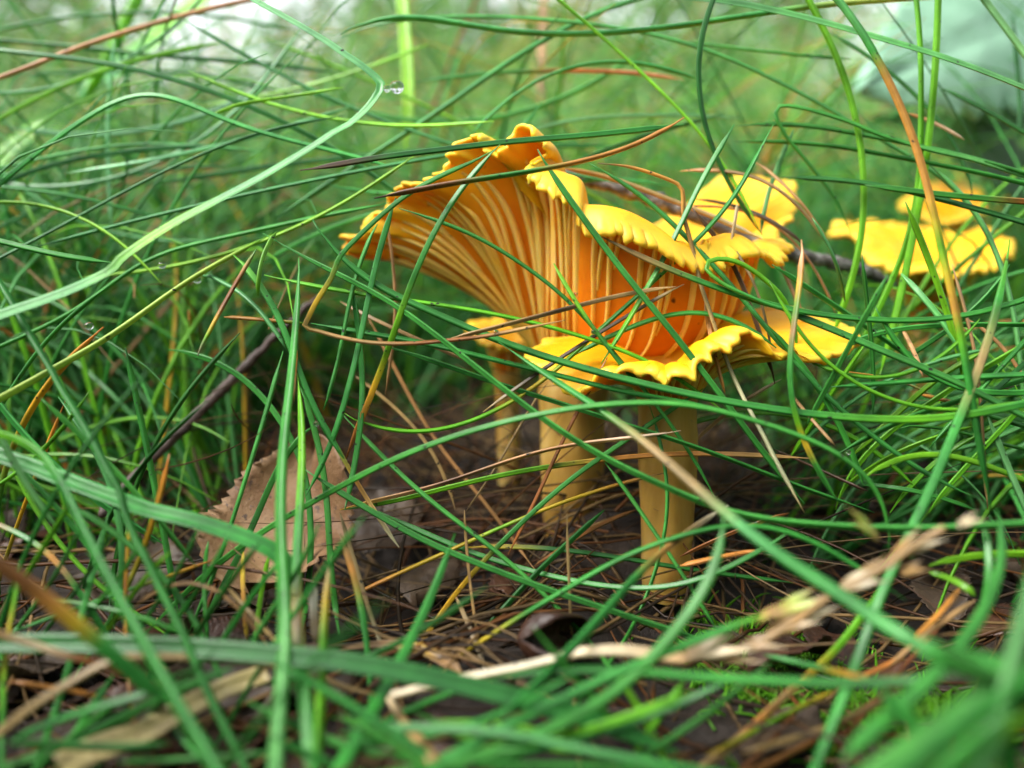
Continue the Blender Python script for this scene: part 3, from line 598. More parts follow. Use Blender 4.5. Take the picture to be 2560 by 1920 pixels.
B_(9.4, 8.4, 12, "G", "leaf", "d 1080 610 1250 620 1400 670 1550 760 1700 900 1820 1080 1900 1220 1980 1350 g 1990 0 2010 200 2000 400 1960 650 1930 850")
B_(8.7, 8.6, 10, "GTRRRYBW", "left", "a 1650 1600 d 1570 90 1470 260 1390 400 1320 530 1270 650", label="short drooping strand, rust-brown with a pale tip, left of the large cap")
B_(8.9, 8.8, 9, "B", "left", "a 1780 1490 1710 1570 d 1665 60 1655 200 1660 265")
B_(9, 9, 10, "OOOB", "left", "d 1440 400 1650 410 1800 430 1960 440")
B_(9.4, 7.6, (12, 19), "BLLLLLL", "left", "a 1750 1500 1600 1590 d 1300 100 1150 200 900 390 600 600 300 750 100 880 0 930", label="thick yellow-green blade slanting up through the left grass bank")
B_(8.6, 9, 10, "G", "left", "d 0 980 100 820 230 620 400 430 700 200")
B_(8.3, 5.6, (12, 24), "G", "left", "d 0 180 80 310 150 440 250 610 330 740 400 870 500 1030 600 1200 700 1390 780 1540 g 800 0 870 180 950 330 1020 480 1100 640 1180 800 1250 960 1320 1130 1400 1300 1480 1460 1580 1659", label="long straight blade descending from the left bank across the kinked broad blade")
B_(7.6, 5, (10, 36), "BGGGGG", "low", "d 0 1140 150 1145 280 1240 360 1380 420 1520 480 1640 g 560 180 660 380 760 550 850 720 930 870 1030 1050 1130 1230 1250 1430 1380 1659")
B_(7.7, 7.3, (28, 30), "GGGG", "left", "d 0 1290 250 1380 500 1480 750 1570 g 950 0 1200 60 1400 120 1600 190 1750 262 1830 335 1868 430 1880 560 1880 750", flat=True, label="broad flat keeled blade from the left edge folding down over the pale fallen leaf")
B_(6.6, 6.2, (34, 34), "EEEEEEEEGG", "low", "g 0 860 300 858 600 862 900 872 1200 888 1500 905 1700 930 h 0 970 300 1020 600 1085 900 1150 1200 1230 1500 1310 1700 1370 1900 1450 2212 1580", flat=True, label="broad dark blade lying level across the near leaf litter")
B_(8.2, 7.6, 11, "TGGOTGGGG", "low", "g 0 90 100 120 200 170 320 240 380 320 480 470 560 620 650 740 720 830")
B_(5.4, 6, 28, "RROYGGGG", "near", "g 0 350 130 430 250 530 340 620 500 740 650 860 750 950 850 1050 1000 1180 1100 1250")
B_(6, 7, (17, 10), "TWRRRDDD", "low", "g 0 800 200 860 400 930 600 980 720 1020 900 1090 1200 1180 1400 1270 1700 1440", label="reddish brown stalk with a pale papery joint, near left over the litter")
B_(5.8, 6.8, (20, 12), "TTTTTTTT", "near", "g 0 1430 200 1270 450 1110 650 1000 780 960 800 945 1100 945 1400 960 1700 990 1900 1040 2100 1090 h 0 1130 150 1170 300 1200", label="long tan straw bent at a joint, meeting the seed-head stalk")
B_(7.4, 7, 10, "YYOOTRT", "low", "g 850 0 830 150 810 350 800 550 810 750 810 930 820 1100 850 1300 880 1500")
B_(7.4, 7, 8, "T", "low", "g 850 650 950 520 1080 440 1250 420 1400 470 1500 560 1580 680 1680 800 1740 900")
B_(7.4, 7, 8, "T", "low", "g 1440 480 1520 560 1620 660 1700 780 1800 870")
B_(7.2, 7.2, 9, "YGGGG", "low", "g 220 565 400 580 600 605 850 660 1050 730 1250 830")
B_(7.4, 8, 10, "GGGGYO", "low", "g 90 780 500 630 800 520 1050 440 1370 320")
B_(7.8, 6, 12, "G", "low", "g 700 0 660 200 600 370 550 560 500 820 440 1000 400 1200 300 1430 230 1659")
B_(6.8, 5.6, 15, "G", "low", "g 730 1060 600 1250 480 1450 360 1659")
B_(7, 6, (10, 16), "GBYBGG", "low", "g 130 330 120 500 90 650 40 800 20 1000 20 1300 8 1640")
B_(8, 7.8, 9, "G", "leaf", "g 1340 200 1300 420 1310 600 1340 850")
B_(8, 7.8, 10, "B", "leaf", "g 1730 290 1680 500 1650 740 1640 880")
B_(8, 7.8, 10, "YYORY", "leaf", "g 1565 270 1555 450 1570 650 1590 850")
B_(7.2, 5, (10, 34), "WYBBBG", "low", "g 2125 300 2100 500 2080 750 2070 1000 2060 1300 2030 1659", label="upright blade with a cut whitish tip right of the pale fallen leaf")
B_(7.2, 7, 17, "WWTT", "low", "g 2020 470 2010 600 2020 750 2040 860", label="short papery whitish sheath standing below the pale fallen leaf")
B_(6.2, 6, 18, "G", "low", "g 60 1490 400 1330 700 1250 1000 1170"); B_(6.2, 6.4, 16, "G", "low", "g 470 1480 800 1330 1100 1170 1500 1010")
B_(6, 6, 14, "G", "low", "g 760 1620 1250 1600 1800 1560"); B_(5.8, 6, 16, "E", "low", "g 60 1500 400 1510 800 1540 1100 1500")
B_(6.6, 6.2, 10, "GMG", "low", "g 1040 1330 1130 1430 1280 1590"); B_(6.8, 7, 9, "D", "low", "g 130 1420 400 1270 700 1100")
B_(6.8, 7, 9, "O", "low", "g 50 1100 350 1140 700 1210")
B_(6.4, 6.4, 18, "M", "low", "g 20 1659 250 1560 500 1540 720 1420 930 1280")
for k in range(9):     # more blades in the near left
    x = 60 + 190 * k
    B_(7.8 - 0.12 * k, 7.0, 11, "GEGBGGEGG"[k], "low", f"g {x} {820 + 14 * k} {x + 170} {620} {x + 330} {380 + 30 * (k % 3)} {x + 470} {90 + 60 * (k % 4)}")
B_(7.6, 7.6, (8, 24), "TTTYTT", "low", "h 0 900 200 850 400 830 550 870 700 960 780 1050", flat=True, label="narrow arched tan leaf scrap on the litter left of the curled russet leaf", name="dry_leaf_scrap")
# --- lower middle and right
B_(7.6, 5, (11, 38), "G", "low", "h 740 150 700 260 640 440 560 620 480 800 400 950 300 1130 200 1320 80 1500 0 1659", label="blurred upright blade leaning left of the curled russet leaf")
B_(7.8, 5.8, (11, 22), "WTOGGGGGG", "low", "i 310 -30 200 30 0 180 h 2050 270 1900 420 1750 600 1600 780 1450 930 1330 1060 1200 1200 1030 1330")
B_(6.4, 5.4, (14, 28), "BGGGGGGG", "near", "i 600 650 400 720 200 810 0 870 h 2000 960 1700 1080 1400 1230 1100 1370 800 1540 620 1640")
B_(6.6, 5.4, (20, 26), "G", "near", "i 280 20 285 180 240 370 150 550 0 740 h 2150 790 2000 960 1850 1120 1700 1220 1500 1340 1200 1480 900 1600 700 1640")
B_(5.8, 5.6, 17, "GMMMG", "near", "h 0 1440 200 1390 500 1400 900 1410 1200 1450 1500 1530 1800 1590 2100 1640")
B_(6.2, 6, 14, "B", "low", "h 560 1380 750 1355 1000 1370 1300 1420 1500 1490"); B_(5.6, 5.4, 16, "G", "near", "h 0 1320 200 1420 400 1530 560 1659")
B_(6.6, 6.6, 15, "G", "low", "h 270 1370 500 1260 700 1170 900 1120"); B_(6.4, 6.4, 11, "GB", "low", "h 480 1300 700 1390 900 1500 1050 1560")
B_(6.2, 6, 14, "G", "low", "i 350 1080 0 1250 h 2000 1330 1800 1400 1500 1480 1200 1560 900 1640")
B_(6.6, 6.2, 14, "B", "low", "h 2212 1100 2100 1270 2000 1400 1900 1560"); B_(6.6, 6.2, 16, "B", "low", "h 1780 1050 1900 1230 1990 1380 2080 1560 2110 1640")
B_(6.3, 5.6, 20, "EEGEE", "near", "h 940 1090 1150 1050 1400 1030 1700 1030 2000 1040 i 0 1070 400 1090 800 1110 1200 1120 1500 1100 1800 1060")
B_(8.2, 7.8, 9, "TTTW", "low", "h 0 20 60 220 130 450 180 650 240 800 300 960"); B_(7.8, 7.2, 13, "TOGGGG", "low", "h 0 150 80 370 140 600 180 900 200 1150 210 1400")
B_(8.4, 8.2, 7, "T", "low", "h 800 0 810 250 840 520 880 800 900 900"); B_(8, 7.8, 9, "TW", "low", "h 745 560 830 740 940 1040")
B_(8.2, 7.4, 6, "T", "low", "h 1460 20 1460 250 1480 550 1490 900 1500 1200 1540 1640")
B_(7, 7.8, 13, "GGGGGGGGGYY", "low", "i 1450 580 1200 400 950 250 750 140 500 85 250 95 0 160 h 2000 230 1800 300 1600 420 1400 550 1200 650 970 810 800 920 640 1010", label="arched dark green blade with a yellow end beside the curled russet leaf")
B_(8.7, 8.2, 11, "E", "stem", "h 1700 0 1500 180 1300 360 1150 520 1050 640 900 800")
B_(9, 7.8, 11, "G", "stem", "h 250 10 500 130 750 240 1000 330 1250 400 1500 460 1800 510 2000 510 i 0 500 200 430 400 330 550 250 700 140")
B_(9.2, 9, 10, "YEEEE", "stem", "h 820 240 1100 230 1400 250 1700 290 2000 340 i 100 390 500 440 750 470")
B_(9, 8.8, 9, "R", "stem", "h 1900 0 1650 90 1450 230 1250 360"); B_(8.6, 8.6, 8, "R", "low", "i 0 300 250 180 450 90 700 20"); B_(8.2, 8, 11, "O", "low", "i 0 360 250 300 500 260")
B_(7.2, 6.2, (13, 18), "BBBYTOTT", "low", "i 1280 500 1150 730 1000 920 800 1090 600 1260 450 1410 250 1600 150 1659", label="yellow-green straw slanting through moss to the bottom edge")
B_(7.4, 7, 11, "T", "low", "i 1900 580 1700 700 1500 860 1350 1000"); B_(7.4, 7, 11, "O", "low", "i 1800 500 1700 640 1500 830"); B_(7, 6.4, 12, "R", "low", "i 1520 1010 1250 1250 1000 1400 750 1550 550 1640")
B_(7, 6.6, 11, "T", "low", "i 1420 1150 1100 1350 700 1480 400 1560"); B_(6.8, 6.4, 11, "YBY", "low", "i 1000 1160 700 1300 450 1450 170 1580"); B_(7.2, 6.9, 12, "OO", "low", "i 1450 930 1300 1020 1150 1080")
B_(7.2, 6.8, 10, "R", "low", "i 800 1250 650 1400 560 1560 450 1640"); B_(7.2, 7, 9, "R", "low", "i 1700 720 1450 980 1300 1200 1050 1450")
B_(7.4, 7.4, 13, "B", "right", "i 1600 360 1800 290 2000 275 2212 280"); B_(7.4, 7.2, 13, "B", "right", "i 1600 400 1800 460 1900 550")
B_(6.8, 5, (14, 36), "G", "near", "i 2030 0 2100 130 2090 350 2020 550 1900 750 1750 950 1500 1200 1250 1400 1050 1600", label="curved blade sweeping from the right tuft to the bottom, broad and blurred at its foot")
B_(7, 6.4, 14, "G", "near", "i 1950 100 2010 250 2000 500 1950 700 1850 860"); B_(7, 6.4, (10, 16), "GGGGYOG", "low", "i 540 930 700 970 900 1010 1050 1050 1250 1100")
for k, s in enumerate(["i 2212 1100 1800 1400 1500 1640", "i 2100 1050 1750 1350 1400 1640", "i 2212 1250 2050 1450 1950 1640", "i 1650 900 1900 1000 2212 1020", "i 1600 880 1900 1000 2212 1210",
                       "i 2200 800 2060 1300 1960 1640", "i 2212 950 1800 1300 1300 1640", "i 1450 830 1700 950 2212 1150", "i 2212 1350 2000 1500 1700 1640", "i 2212 700 2150 900 2100 1200 2120 1640"]):
    B_(4.7 + 0.15 * (k % 4), 4.4 + 0.12 * (k % 5), 30 + 3 * (k % 4), "GMGGEMGGBG"[k], "near", s)
# --- more single blades that cross the litter, the left bank and the upper grass
def scatter(n, x0, x1, y0, y1, d0, d1, ln, wpx, codes, where, curve, tilt=(10, 80)):
    for _ in range(n):
        x, y = random.uniform(x0, x1), random.uniform(y0, y1); a = math.radians(random.choice((1, -1)) * random.uniform(*tilt)); L = random.uniform(*ln); c = random.uniform(-1, 1) * curve
        pt = []
        for t in (-0.5, -0.25, 0, 0.25, 0.5):
            b = a + c * t
            pt.append(((x + L * t * math.cos(b)) * 2.572, (y - L * t * math.sin(b)) * 2.572))
        d = random.uniform(d0, d1)
        B_(d, d + random.uniform(-0.8, 0.3), random.uniform(*wpx), random.choice(codes), where, "a " + " ".join(f"{u:.0f} {v:.0f}" for u, v in pt))
random.seed(5)
scatter(8, 0, 1000, 1560, 1930, 5.6, 7.6, (500, 1100), (11, 17), ["G", "G", "B", "E", "G", "GGT", "G"], "low", 0.5, (8, 60))
scatter(16, 0, 430, 980, 1560, 7.4, 9.2, (450, 900), (9, 13), ["G", "G", "B", "E", "M", "GGYO", "G"], "left", 0.6, (25, 80))
scatter(22, 0, 1500, 150, 620, 9.6, 12.5, (600, 1300), (7, 10), ["G", "E", "M", "G", "B"], "top", 0.9, (3, 40))
scatter(10, 2000, 2560, 760, 1250, 8.4, 9.6, (400, 800), (9, 13), ["G", "B", "B", "M", "G"], "right", 0.9, (10, 75))
scatter(7, 900, 1900, 1760, 1960, 5.6, 6.6, (450, 900), (11, 16), ["G", "B", "E", "G", "GGT"], "low", 0.5, (8, 50))
scatter(3, 2300, 2600, 1700, 1950, 4.5, 5.3, (350, 600), (26, 40), ["G", "M", "G"], "near", 0.5, (20, 80))
# --- right tuft
for d, w, c, s in [(8.6, 12, "B", "f 2212 1450 1900 1320 1650 1260 1450 1265 1300 1330 1180 1440"), (8.9, 11, "B", "f 1000 1640 1060 1430 1200 1250 1400 1100 1600 950 1900 760 2212 580"),
                   (9.1, 11, "B", "f 1100 1300 1400 1020 1700 740 2000 600"), (8.7, 12, "G", "f 950 850 1300 830 1700 795 2212 770"), (9.3, 10, "G", "f 900 720 990 590 1080 540 1300 490 1600 450 2212 450"),
                   (9.4, 10, "G", "f 1400 700 1700 500 2000 280 2120 60"), (9.1, 12, "M", "f 1420 120 1600 300 1750 480 1830 650 1900 800"), (9, 11, "G", "f 2212 800 1950 880 1700 980 1500 1010 1300 1120 1000 1290"),
                   (8.8, 11, "G", "f 2212 560 2000 800 1800 1000 1600 1250"), (9.2, 10, "B", "f 700 1320 850 1080 1000 850 1200 560"), (8.5, 12, "M", "f 1980 1040 2080 1300 2212 1600"), (9, 10, "E", "f 2212 700 2050 840 1900 1000"),
                   (8.8, 12, "G", "f 1900 1010 2212 1100"), (8.6, 10, "B", "f 1600 1659 1700 1500 2000 1200 2212 960"), (9, 10, "B", "f 1350 1659 1500 1450 1800 1200 2212 1010"), (9.2, 9, "G", "f 1180 1480 1500 1500 1900 1640"),
                   (9.2, 9, "TTT", "f 1840 410 2050 520 2150 640 2212 780"), (9.1, 9, "TTT", "f 1750 60 1800 250 1880 500 1920 750 1940 1000 1950 1300 1980 1640"), (9.3, 8, "T", "f 1430 480 1520 650 1560 780"),
                   (9.2, 10, "O", "f 1550 900 1680 930 1800 960"), (9.2, 9, "G", "f 2212 1250 1900 1180 1600 1060 1400 1120"), (8.9, 9, "B", "f 1050 1500 1300 1300 1600 1180 1900 1100"), (9, 9, "G", "f 1240 1030 1250 700 1200 300 1170 0"),
                   (9.4, 9, "M", "f 1060 300 1030 100 1010 0 c 950 1560 850 1400"), (9, 9, "T", "f 700 880 780 980 900 1120 1000 1230"), (9.2, 7, "D", "f 600 1250 900 1380 1100 1480 1210 1520")]:
    B_(d, d - 0.4, w, c, "right", s)
# ------------------------------------------------------------------ straw seed-head stalk
def spikelet(parent, p, q, w, code):
    """a pair of slim pointed husks that part at the tip"""
    ax = q - p; L = np.linalg.norm(ax); sd = unit(np.cross(ax, np.array([0.1, -0.6, 0.8]))); t = np.linspace(0, 1, 18)
    sp_ = None
    for k, (s, l) in enumerate(((1, 1.0), (-1, 0.86))):
        P = p[None] + ax[None] * (t * l)[:, None] + sd[None] * (s * w * (0.25 + 0.75 * t ** 1.6))[:, None]
        P[:, 2] += 0.04 * np.sin(t * 3.1) * L
        rad = w * 0.62 * (0.12 + np.sin(np.pi * t ** 0.8) ** 1.1 * 0.88) * (1 - t ** 4)
        o = sweep("spikelet" if k == 0 else "husk", P, np.maximum(rad, 0.004), colour_ramp(code, t, np.full(3, random.uniform(0.85, 1.1))), ROUND, M_GRASS, parent if k == 0 else sp_)
        if k == 0: sp_ = o
stk = thing("seed_head_stalk", "dry straw grass stalk with pale papery seed spikelets lying over the litter", "seed head")
def tile_pts(s):
    out, cur, tk, i = [], None, s.split(), 0
    while i < len(tk):
        if tk[i].isalpha(): cur = TILE[tk[i]]; i += 1; continue
        out.append((cur[0] + float(tk[i]) / cur[2], cur[1] + float(tk[i + 1]) / cur[2])); i += 2
    return np.array(out)
sp = catmull(tile_pts("h 300 1200 500 1150 750 1090 950 1050 1200 1000 1400 950 1550 915 1800 905 2000 930 2212 960 i 100 945 300 915 500 850 700 740 850 630 1000 530 1200 430 1400 300 1550 200 1700 110"), 8)
dd = np.linspace(6.9, 6.1, len(sp)); t = np.linspace(0, 1, len(sp))
sweep("stalk", at(sp[:, 0], sp[:, 1], dd), (0.045 + 0.03 * np.exp(-((t - 0.42) / 0.1) ** 2)) * (1 - 0.45 * t), colour_ramp("WWWTTTT", t, np.ones(3)), ROUND, M_GRASS, stk)
for s, w, c in [("i 20 950 480 840", .085, "TWW"), ("i 150 960 540 930", .07, "TTW"), ("i 380 880 680 840", .06, "TTW"), ("i 560 800 880 660", .08, "TTW"), ("i 700 740 1000 570", .075, "TWW"), ("i 600 680 970 520", .07, "TLT"),
                ("i 480 720 700 610", .04, "LTT"), ("i 1020 520 1340 400", .075, "TWT"), ("i 1100 470 1400 310", .055, "TTT"), ("i 1330 360 1620 110", .055, "TTW"), ("i 1440 300 1700 150", .05, "TWW"), ("i 1420 410 1600 350", .05, "TTT"), ("i 1780 110 1950 30", .045, "WW"),
                ("i 1280 190 1060 10", .06, "TLT")]:
    a = tile_pts(s); d = 6.45
    spikelet(stk, at(*a[0], d), at(*a[1], d - 0.15), w, c)
a = catmull(tile_pts("h 300 1195 400 1350 500 1480 600 1620"), 6)
tag(sweep("dry_grass_strand", at(a[:, 0], a[:, 1], np.linspace(6.8, 5.6, len(a))), np.linspace(0.03, 0.055, len(a)), colour_ramp("WTTT", np.linspace(0, 1, len(a)), np.ones(3)), ROUND, M_GRASS), "short thick tan straw dropping from the seed-head stalk's bent foot", "grass")
# ------------------------------------------------------------------ twigs
def twig(name, label, rows, mat, seed):
    g = np.random.default_rng(seed)
    r = np.array(rows, float); c = catmull(np.hstack([at(r[:, 0], r[:, 1], r[:, 2]), r[:, 3:4]]), 10)
    n = len(c); a = np.linspace(0, 2 * np.pi, 12, endpoint=False)
    rad = c[:, 3] * (1 + 0.08 * np.sin(np.arange(n) * 0.7) + g.normal(0, 0.05, n))
    rad[0] *= 0.5; rad[-1] *= 0.5
    o = sweep(name, c[:, :3] + g.normal(0, 0.008, (n, 3)), rad, None, [(math.cos(x), math.sin(x)) for x in a], mat)
    return tag(o, label, "twig")
twig("fallen_twig", "grey weathered twig resting on the large chanterelle between its two lobes", [(1380, 425, 10.9, .07), (1470, 450, 10.9, .09), (1560, 475, 10.9, .10), (1650, 505, 10.9, .105), (1750, 545, 10.9, .10), (1850, 590, 10.9, .10), (1950, 630, 11, .10), (2050, 650, 11.1, .095), (2150, 672, 11.2, .09), (2235, 715, 11.3, .06)], M_TWIG, 1)
twig("fallen_twig", "dark twig half buried in the grass bank behind the pale fallen leaf", [(250, 1290, 9.6, .06), (330, 1200, 10.1, .07), (470, 1060, 10.6, .075), (560, 970, 10.8, .07), (640, 890, 11, .06), (720, 810, 11.2, .05), (800, 740, 11.4, .04)], M_DARKTWIG, 2)
twig("fallen_twig", "dark brown twig lying beside the curled russet leaf", [(1075, 1668, 8.2, .05), (1160, 1617, 8.2, .055), (1240, 1563, 8.2, .06), (1310, 1523, 8.3, .045)], M_DARKTWIG, 3)
# ------------------------------------------------------------------ leaves
def leaf(name, base, tip, side, hw, mat, label, group=None, serr=0.05, nserr=18, curl=0.15, bend=0.1, wav=0.05, seed=0, shape=(0.6, 0.9), roll=0.0, cat="leaf"):
    """base, tip: cm; side: rough width direction; hw: half width cm"""
    g = np.random.default_rng(seed)
    base, tip = np.asarray(base, float), np.asarray(tip, float)
    A = tip - base; L = np.linalg.norm(A); a = A / L
    s = np.asarray(side, float); s = unit(s - a * np.dot(s, a)); n = np.cross(a, s)
    if n[2] < 0: n = -n
    ns, nt_ = 44, 15
    S = np.linspace(0, 1, ns); Tt = np.linspace(-1, 1, nt_)
    w = hw * (np.sin(np.pi * np.clip(S, 0.0, 1) ** shape[0]) ** shape[1] + 0.015)
    tri = 2 * np.abs((S * nserr) % 1 - 0.5)
    V = np.zeros((2, ns, nt_, 3)); ph = g.uniform(0, 6.28, 6)
    for i, si in enumerate(S):
        for j, tj in enumerate(Tt):
            x = tj * w[i] * (1 + serr * (tri[i] - 0.5) * abs(tj) ** 4 * 2)
            y = si * L
            h = curl * hw * tj * tj + bend * L * math.sin(si * math.pi) + wav * hw * (math.sin(si * 7 + ph[0] + tj) + 0.7 * math.sin(si * 13 + tj * 3 + ph[1])) * (0.3 + abs(tj))
            h += 0.03 * hw * abs(math.sin(si * 9 * math.pi - abs(tj) * 5)) - 0.06 * hw * math.exp(-(tj / 0.1) ** 2)
            if roll:
                ang = roll * tj; r = w[i] / abs(roll) if roll else 1
                x = r * math.sin(ang) ; h = h * 0.4 + r * (1 - math.cos(ang))
            p = base + a * y + s * x + n * h
            V[0, i, j] = p; V[1, i, j] = p - n * 0.012
    V = V.reshape(-1, 3); o = ns * nt_
    i = np.arange(ns - 1)[:, None] * nt_; j = np.arange(nt_ - 1)
    q = np.stack([i + j, i + j + 1, i + nt_ + j + 1, i + nt_ + j], -1).reshape(-1, 4)
    q2 = (q + o)[:, ::-1]
    ring = np.concatenate([np.arange(nt_), np.arange(1, ns) * nt_ + nt_ - 1, (ns - 1) * nt_ + np.arange(nt_ - 2, -1, -1), np.arange(ns - 2, 0, -1) * nt_])
    rn = np.roll(ring, -1)
    q3 = np.stack([ring, ring + o, rn + o, rn], -1)
    ob = mesh_np(name, V, [q, q2, q3], mat)
    return tag(ob, label, cat, group)
leaf("fallen_leaf", at(630, 1500, 8.5), at(790, 1120, 9.9), (1, 0.1, 0.05), 0.80, M_DRYLEAF, "pale tan speckled fallen leaf propped behind upright green blades", curl=0.42, bend=-0.07, wav=0.16, serr=0.07, nserr=17, seed=3, shape=(0.8, 0.55))
leaf("fallen_leaf", at(1295, 1600, 7.3), at(1440, 1585, 8.2), (-0.25, 0.2, 0.9), 0.55, M_REDLEAF, "curled russet leaf rolled into an open tube on the litter", roll=2.3, seed=5, serr=0.06, shape=(0.35, 0.35))
g = np.random.default_rng(77)
spots = []
for k in range(52):
    sx, sy = g.uniform(-100, 2650), g.uniform(1120, 2050)
    d = None
    # ground distance along that line of sight
    for dd_ in np.linspace(4, 16, 120):
        if at(sx, sy, dd_)[2] < 0.12: d = dd_; break
    if d is None: continue
    c = at(sx, sy, d); ang = g.uniform(0, 6.28); L = g.uniform(0.8, 1.5)
    ax = np.array([math.cos(ang), math.sin(ang), g.uniform(-0.12, 0.25)])
    b0 = c - ax * L / 2; b0[2] = 0.10 + g.uniform(0, 0.18); t0 = b0 + ax * L; t0[2] = max(t0[2], 0.1)
    m, tone = [(M_REDLEAF, "russet"), (M_BROWNLEAF, "dull brown"), (M_REDLEAF, "russet"), (M_BROWNLEAF, "dull brown")][k % 4]
    if d < 6.2: continue
    tsx = project(c)[0]
    by = [(at(700, 1350, 8.8), "near the pale tan leaf"), (at(1350, 1600, 7.6), "by the curled russet leaf"), (at(1425, 1430, 10.6), "at the large chanterelle's foot"), (at(1668, 1420, 9.5), "at the smaller chanterelle's foot"),
          (at(550, 1780, 6.5), "by the pale dried reed"), (at(2030, 1700, 7.2), "beside the moss"), (at(200, 1500, 7.6), "under the reddish brown stalk"), (at(2300, 1400, 8.2), "under the right grass tuft"), (at(1000, 1550, 8.0), "under the long arching blade"), (at(1500, 1800, 6.8), "under the broad dark level blade")]
    place = min(by, key=lambda q: np.linalg.norm(q[0] - c))[1]
    big = "large" if L > 1.25 else ("small" if L < 1.0 else "mid-sized")
    lab = f"{big} {tone} dead leaf on the litter {place}"
    leaf("fallen_leaf", b0, t0, (-ax[1], ax[0], g.uniform(-0.4, 0.4)), L * g.uniform(0.26, 0.4), m, lab, lab.replace("leaf", "leaves", 1), curl=g.uniform(-0.3, 0.5), bend=g.uniform(0, 0.12), wav=0.12, serr=0.12, seed=100 + k, shape=(g.uniform(0.6, 0.9), 0.8))
# pale reed leaf low left
rd = catmull(tile_pts("g 380 1659 620 1540 900 1440 1200 1270 1450 1150 1720 1050"), 8)
tag(sweep("dry_reed_leaf", at(rd[:, 0], rd[:, 1], np.linspace(5.9, 6.9, len(rd))), np.linspace(0.12, 0.09, len(rd)), None, FLAT, M_REED), "broad pale yellow dried reed leaf on the litter below the pale tan leaf", "leaf")
# big pale leaves top right
leaf("broad_leaf", at(2800, -60, 17.5), at(2150, 225, 14.5), (0.5, 0.55, 0.75), 1.9, M_MINT, "large pale mint-green toothed leaf out of focus at the upper right", curl=-0.12, bend=0.03, serr=0.16, nserr=14, seed=12, shape=(0.7, 0.7))
for k, (b, t, hw, lab) in enumerate([((2700, 330, 17), (2290, 250, 16.5), 0.9, "dark green leaf in the shade just beneath the large pale toothed leaf"), ((2600, 480, 18), (2180, 300, 17.5), 0.8, "small dim green leaf hanging below the tip of the large pale toothed leaf"), ((2700, 250, 20), (2400, 120, 20), 1.2, "green leaf glimpsed behind the large pale toothed leaf")]):
    leaf("broad_leaf", at(*b), at(*t), (0.2, 0.5, 0.8), hw, M_GREENLEAF, lab, serr=0.14, nserr=12, seed=60 + k)
# ------------------------------------------------------------------ water drops on the blades
def drop(sx, sy, d, r, label, group=None):
    nu, nv = 16, 10
    th = np.linspace(0, math.pi, nv); ph = np.linspace(0, 2 * math.pi, nu, endpoint=False)
    P = np.array([[math.sin(t) * math.cos(p) * (1 + 0.08 * math.cos(t)), math.sin(t) * math.sin(p), math.cos(t) * 0.9] for t in th for p in ph]) * r + at(sx, sy, d)
    i = np.arange(nv - 1)[:, None] * nu; j = np.arange(nu)
    q = np.stack([i + j, i + nu + j, i + nu + (j + 1) % nu, i + (j + 1) % nu], -1).reshape(-1, 4)
    tag(mesh_np("water_drop", P, q, M_WATER), label, "water drop", group)
drop(992, 218, 8.2, 0.075, "largest water drop hanging at the kink of the broad pale blade")
drop(967, 222, 8.2, 0.04, "tiny water drop tucked into the kink of the broad pale blade")
for sx, sy, d, r in [(222, 815, 8.6, .05), (405, 663, 9.5, .05), (492, 700, 9.5, .05), (1485, 830, 8.6, .035), (790, 1060, 8.4, .03), (1240, 830, 8.4, .03), (2120, 1130, 8.2, .03), (1440, 735, 8.7, .025)]:
    drop(sx, sy, d, r, "small clear water bead clinging to a grass blade", "small water beads on the blades")

# ------------------------------------------------------------------ grass too dense to count
def blade_batch(p0, az, el0, bend, L, r, cols, S=11, drift=None, K=4):
    n = len(p0); t = np.linspace(0, 1, S + 1)
    el = el0[:, None] - bend[:, None] * t[None] ** 1.3
    a = az[:, None] + (drift[:, None] * t[None] if drift is not None else 0)
    dirs = np.stack([np.cos(el) * np.cos(a), np.cos(el) * np.sin(a), np.sin(el)], -1)
    P = p0[:, None] + np.concatenate([np.zeros((n, 1, 3)), np.cumsum((dirs[:, 1:] + dirs[:, :-1]) / 2, 1)], 1) * (L / S)[:, None, None]
    gz = ground_z(P[..., 0], P[..., 1]); P[..., 2] = np.maximum(P[..., 2], gz + 0.03)
    return P
def batch_mesh(name, P, r, cols, mat, K=4):
    n, S1, _ = P.shape
    T = unit(np.gradient(P, axis=1)); ref = np.array([0.15, -0.5, 0.85])
    Bv = unit(np.cross(T, ref)); Nv = np.cross(Bv, T)
    t = np.linspace(0, 1, S1); rr = r[:, None] * (1 - 0.85 * t[None] ** 2.5)
    a = np.arange(K) * 2 * math.pi / K
    V = np.stack([P + Bv * (rr * math.cos(x))[..., None] + Nv * (rr * math.sin(x) * 0.6)[..., None] for x in a], 2).reshape(-1, 3)
    b = np.arange(n)[:, None, None] * S1 * K; i = np.arange(S1 - 1)[None, :, None] * K; j = np.arange(K)[None, None]
    q = np.stack([b + i + j, b + i + (j + 1) % K, b + i + K + (j + 1) % K, b + i + K + j], -1).reshape(-1, 4)
    c = np.repeat(cols, K, axis=1).reshape(-1, 3) if cols.ndim == 3 else np.repeat(cols, S1 * K, 0)
    return mesh_np(name, V, q, mat, col=c)
def clear_mask(P):
    """True where a blade would hide the mushrooms or the open dark hollow under them"""
    sx, sy, d = project(P)
    cap = (sx > 820) & (sx < 2010) & (sy > 310) & (sy < 1000) & (d < 13.6)
    cap |= (sx > 2080) & (sx < 2540) & (sy > 470) & (sy < 700) & (d < 10.5)
    cap |= (sx > 2040) & (sx < 2560) & (sy > 440) & (sy < 760) & (d > 12.4) & (d < 17.5)
    hollow = (sx > 620) & (sx < 1880) & (sy > 860) & (d < 16)
    low = (sy > 1080) & (d < 9.8) & (sx < 1900)
    near = (d < 8.6)
    return (cap | hollow | low | near).any(1)
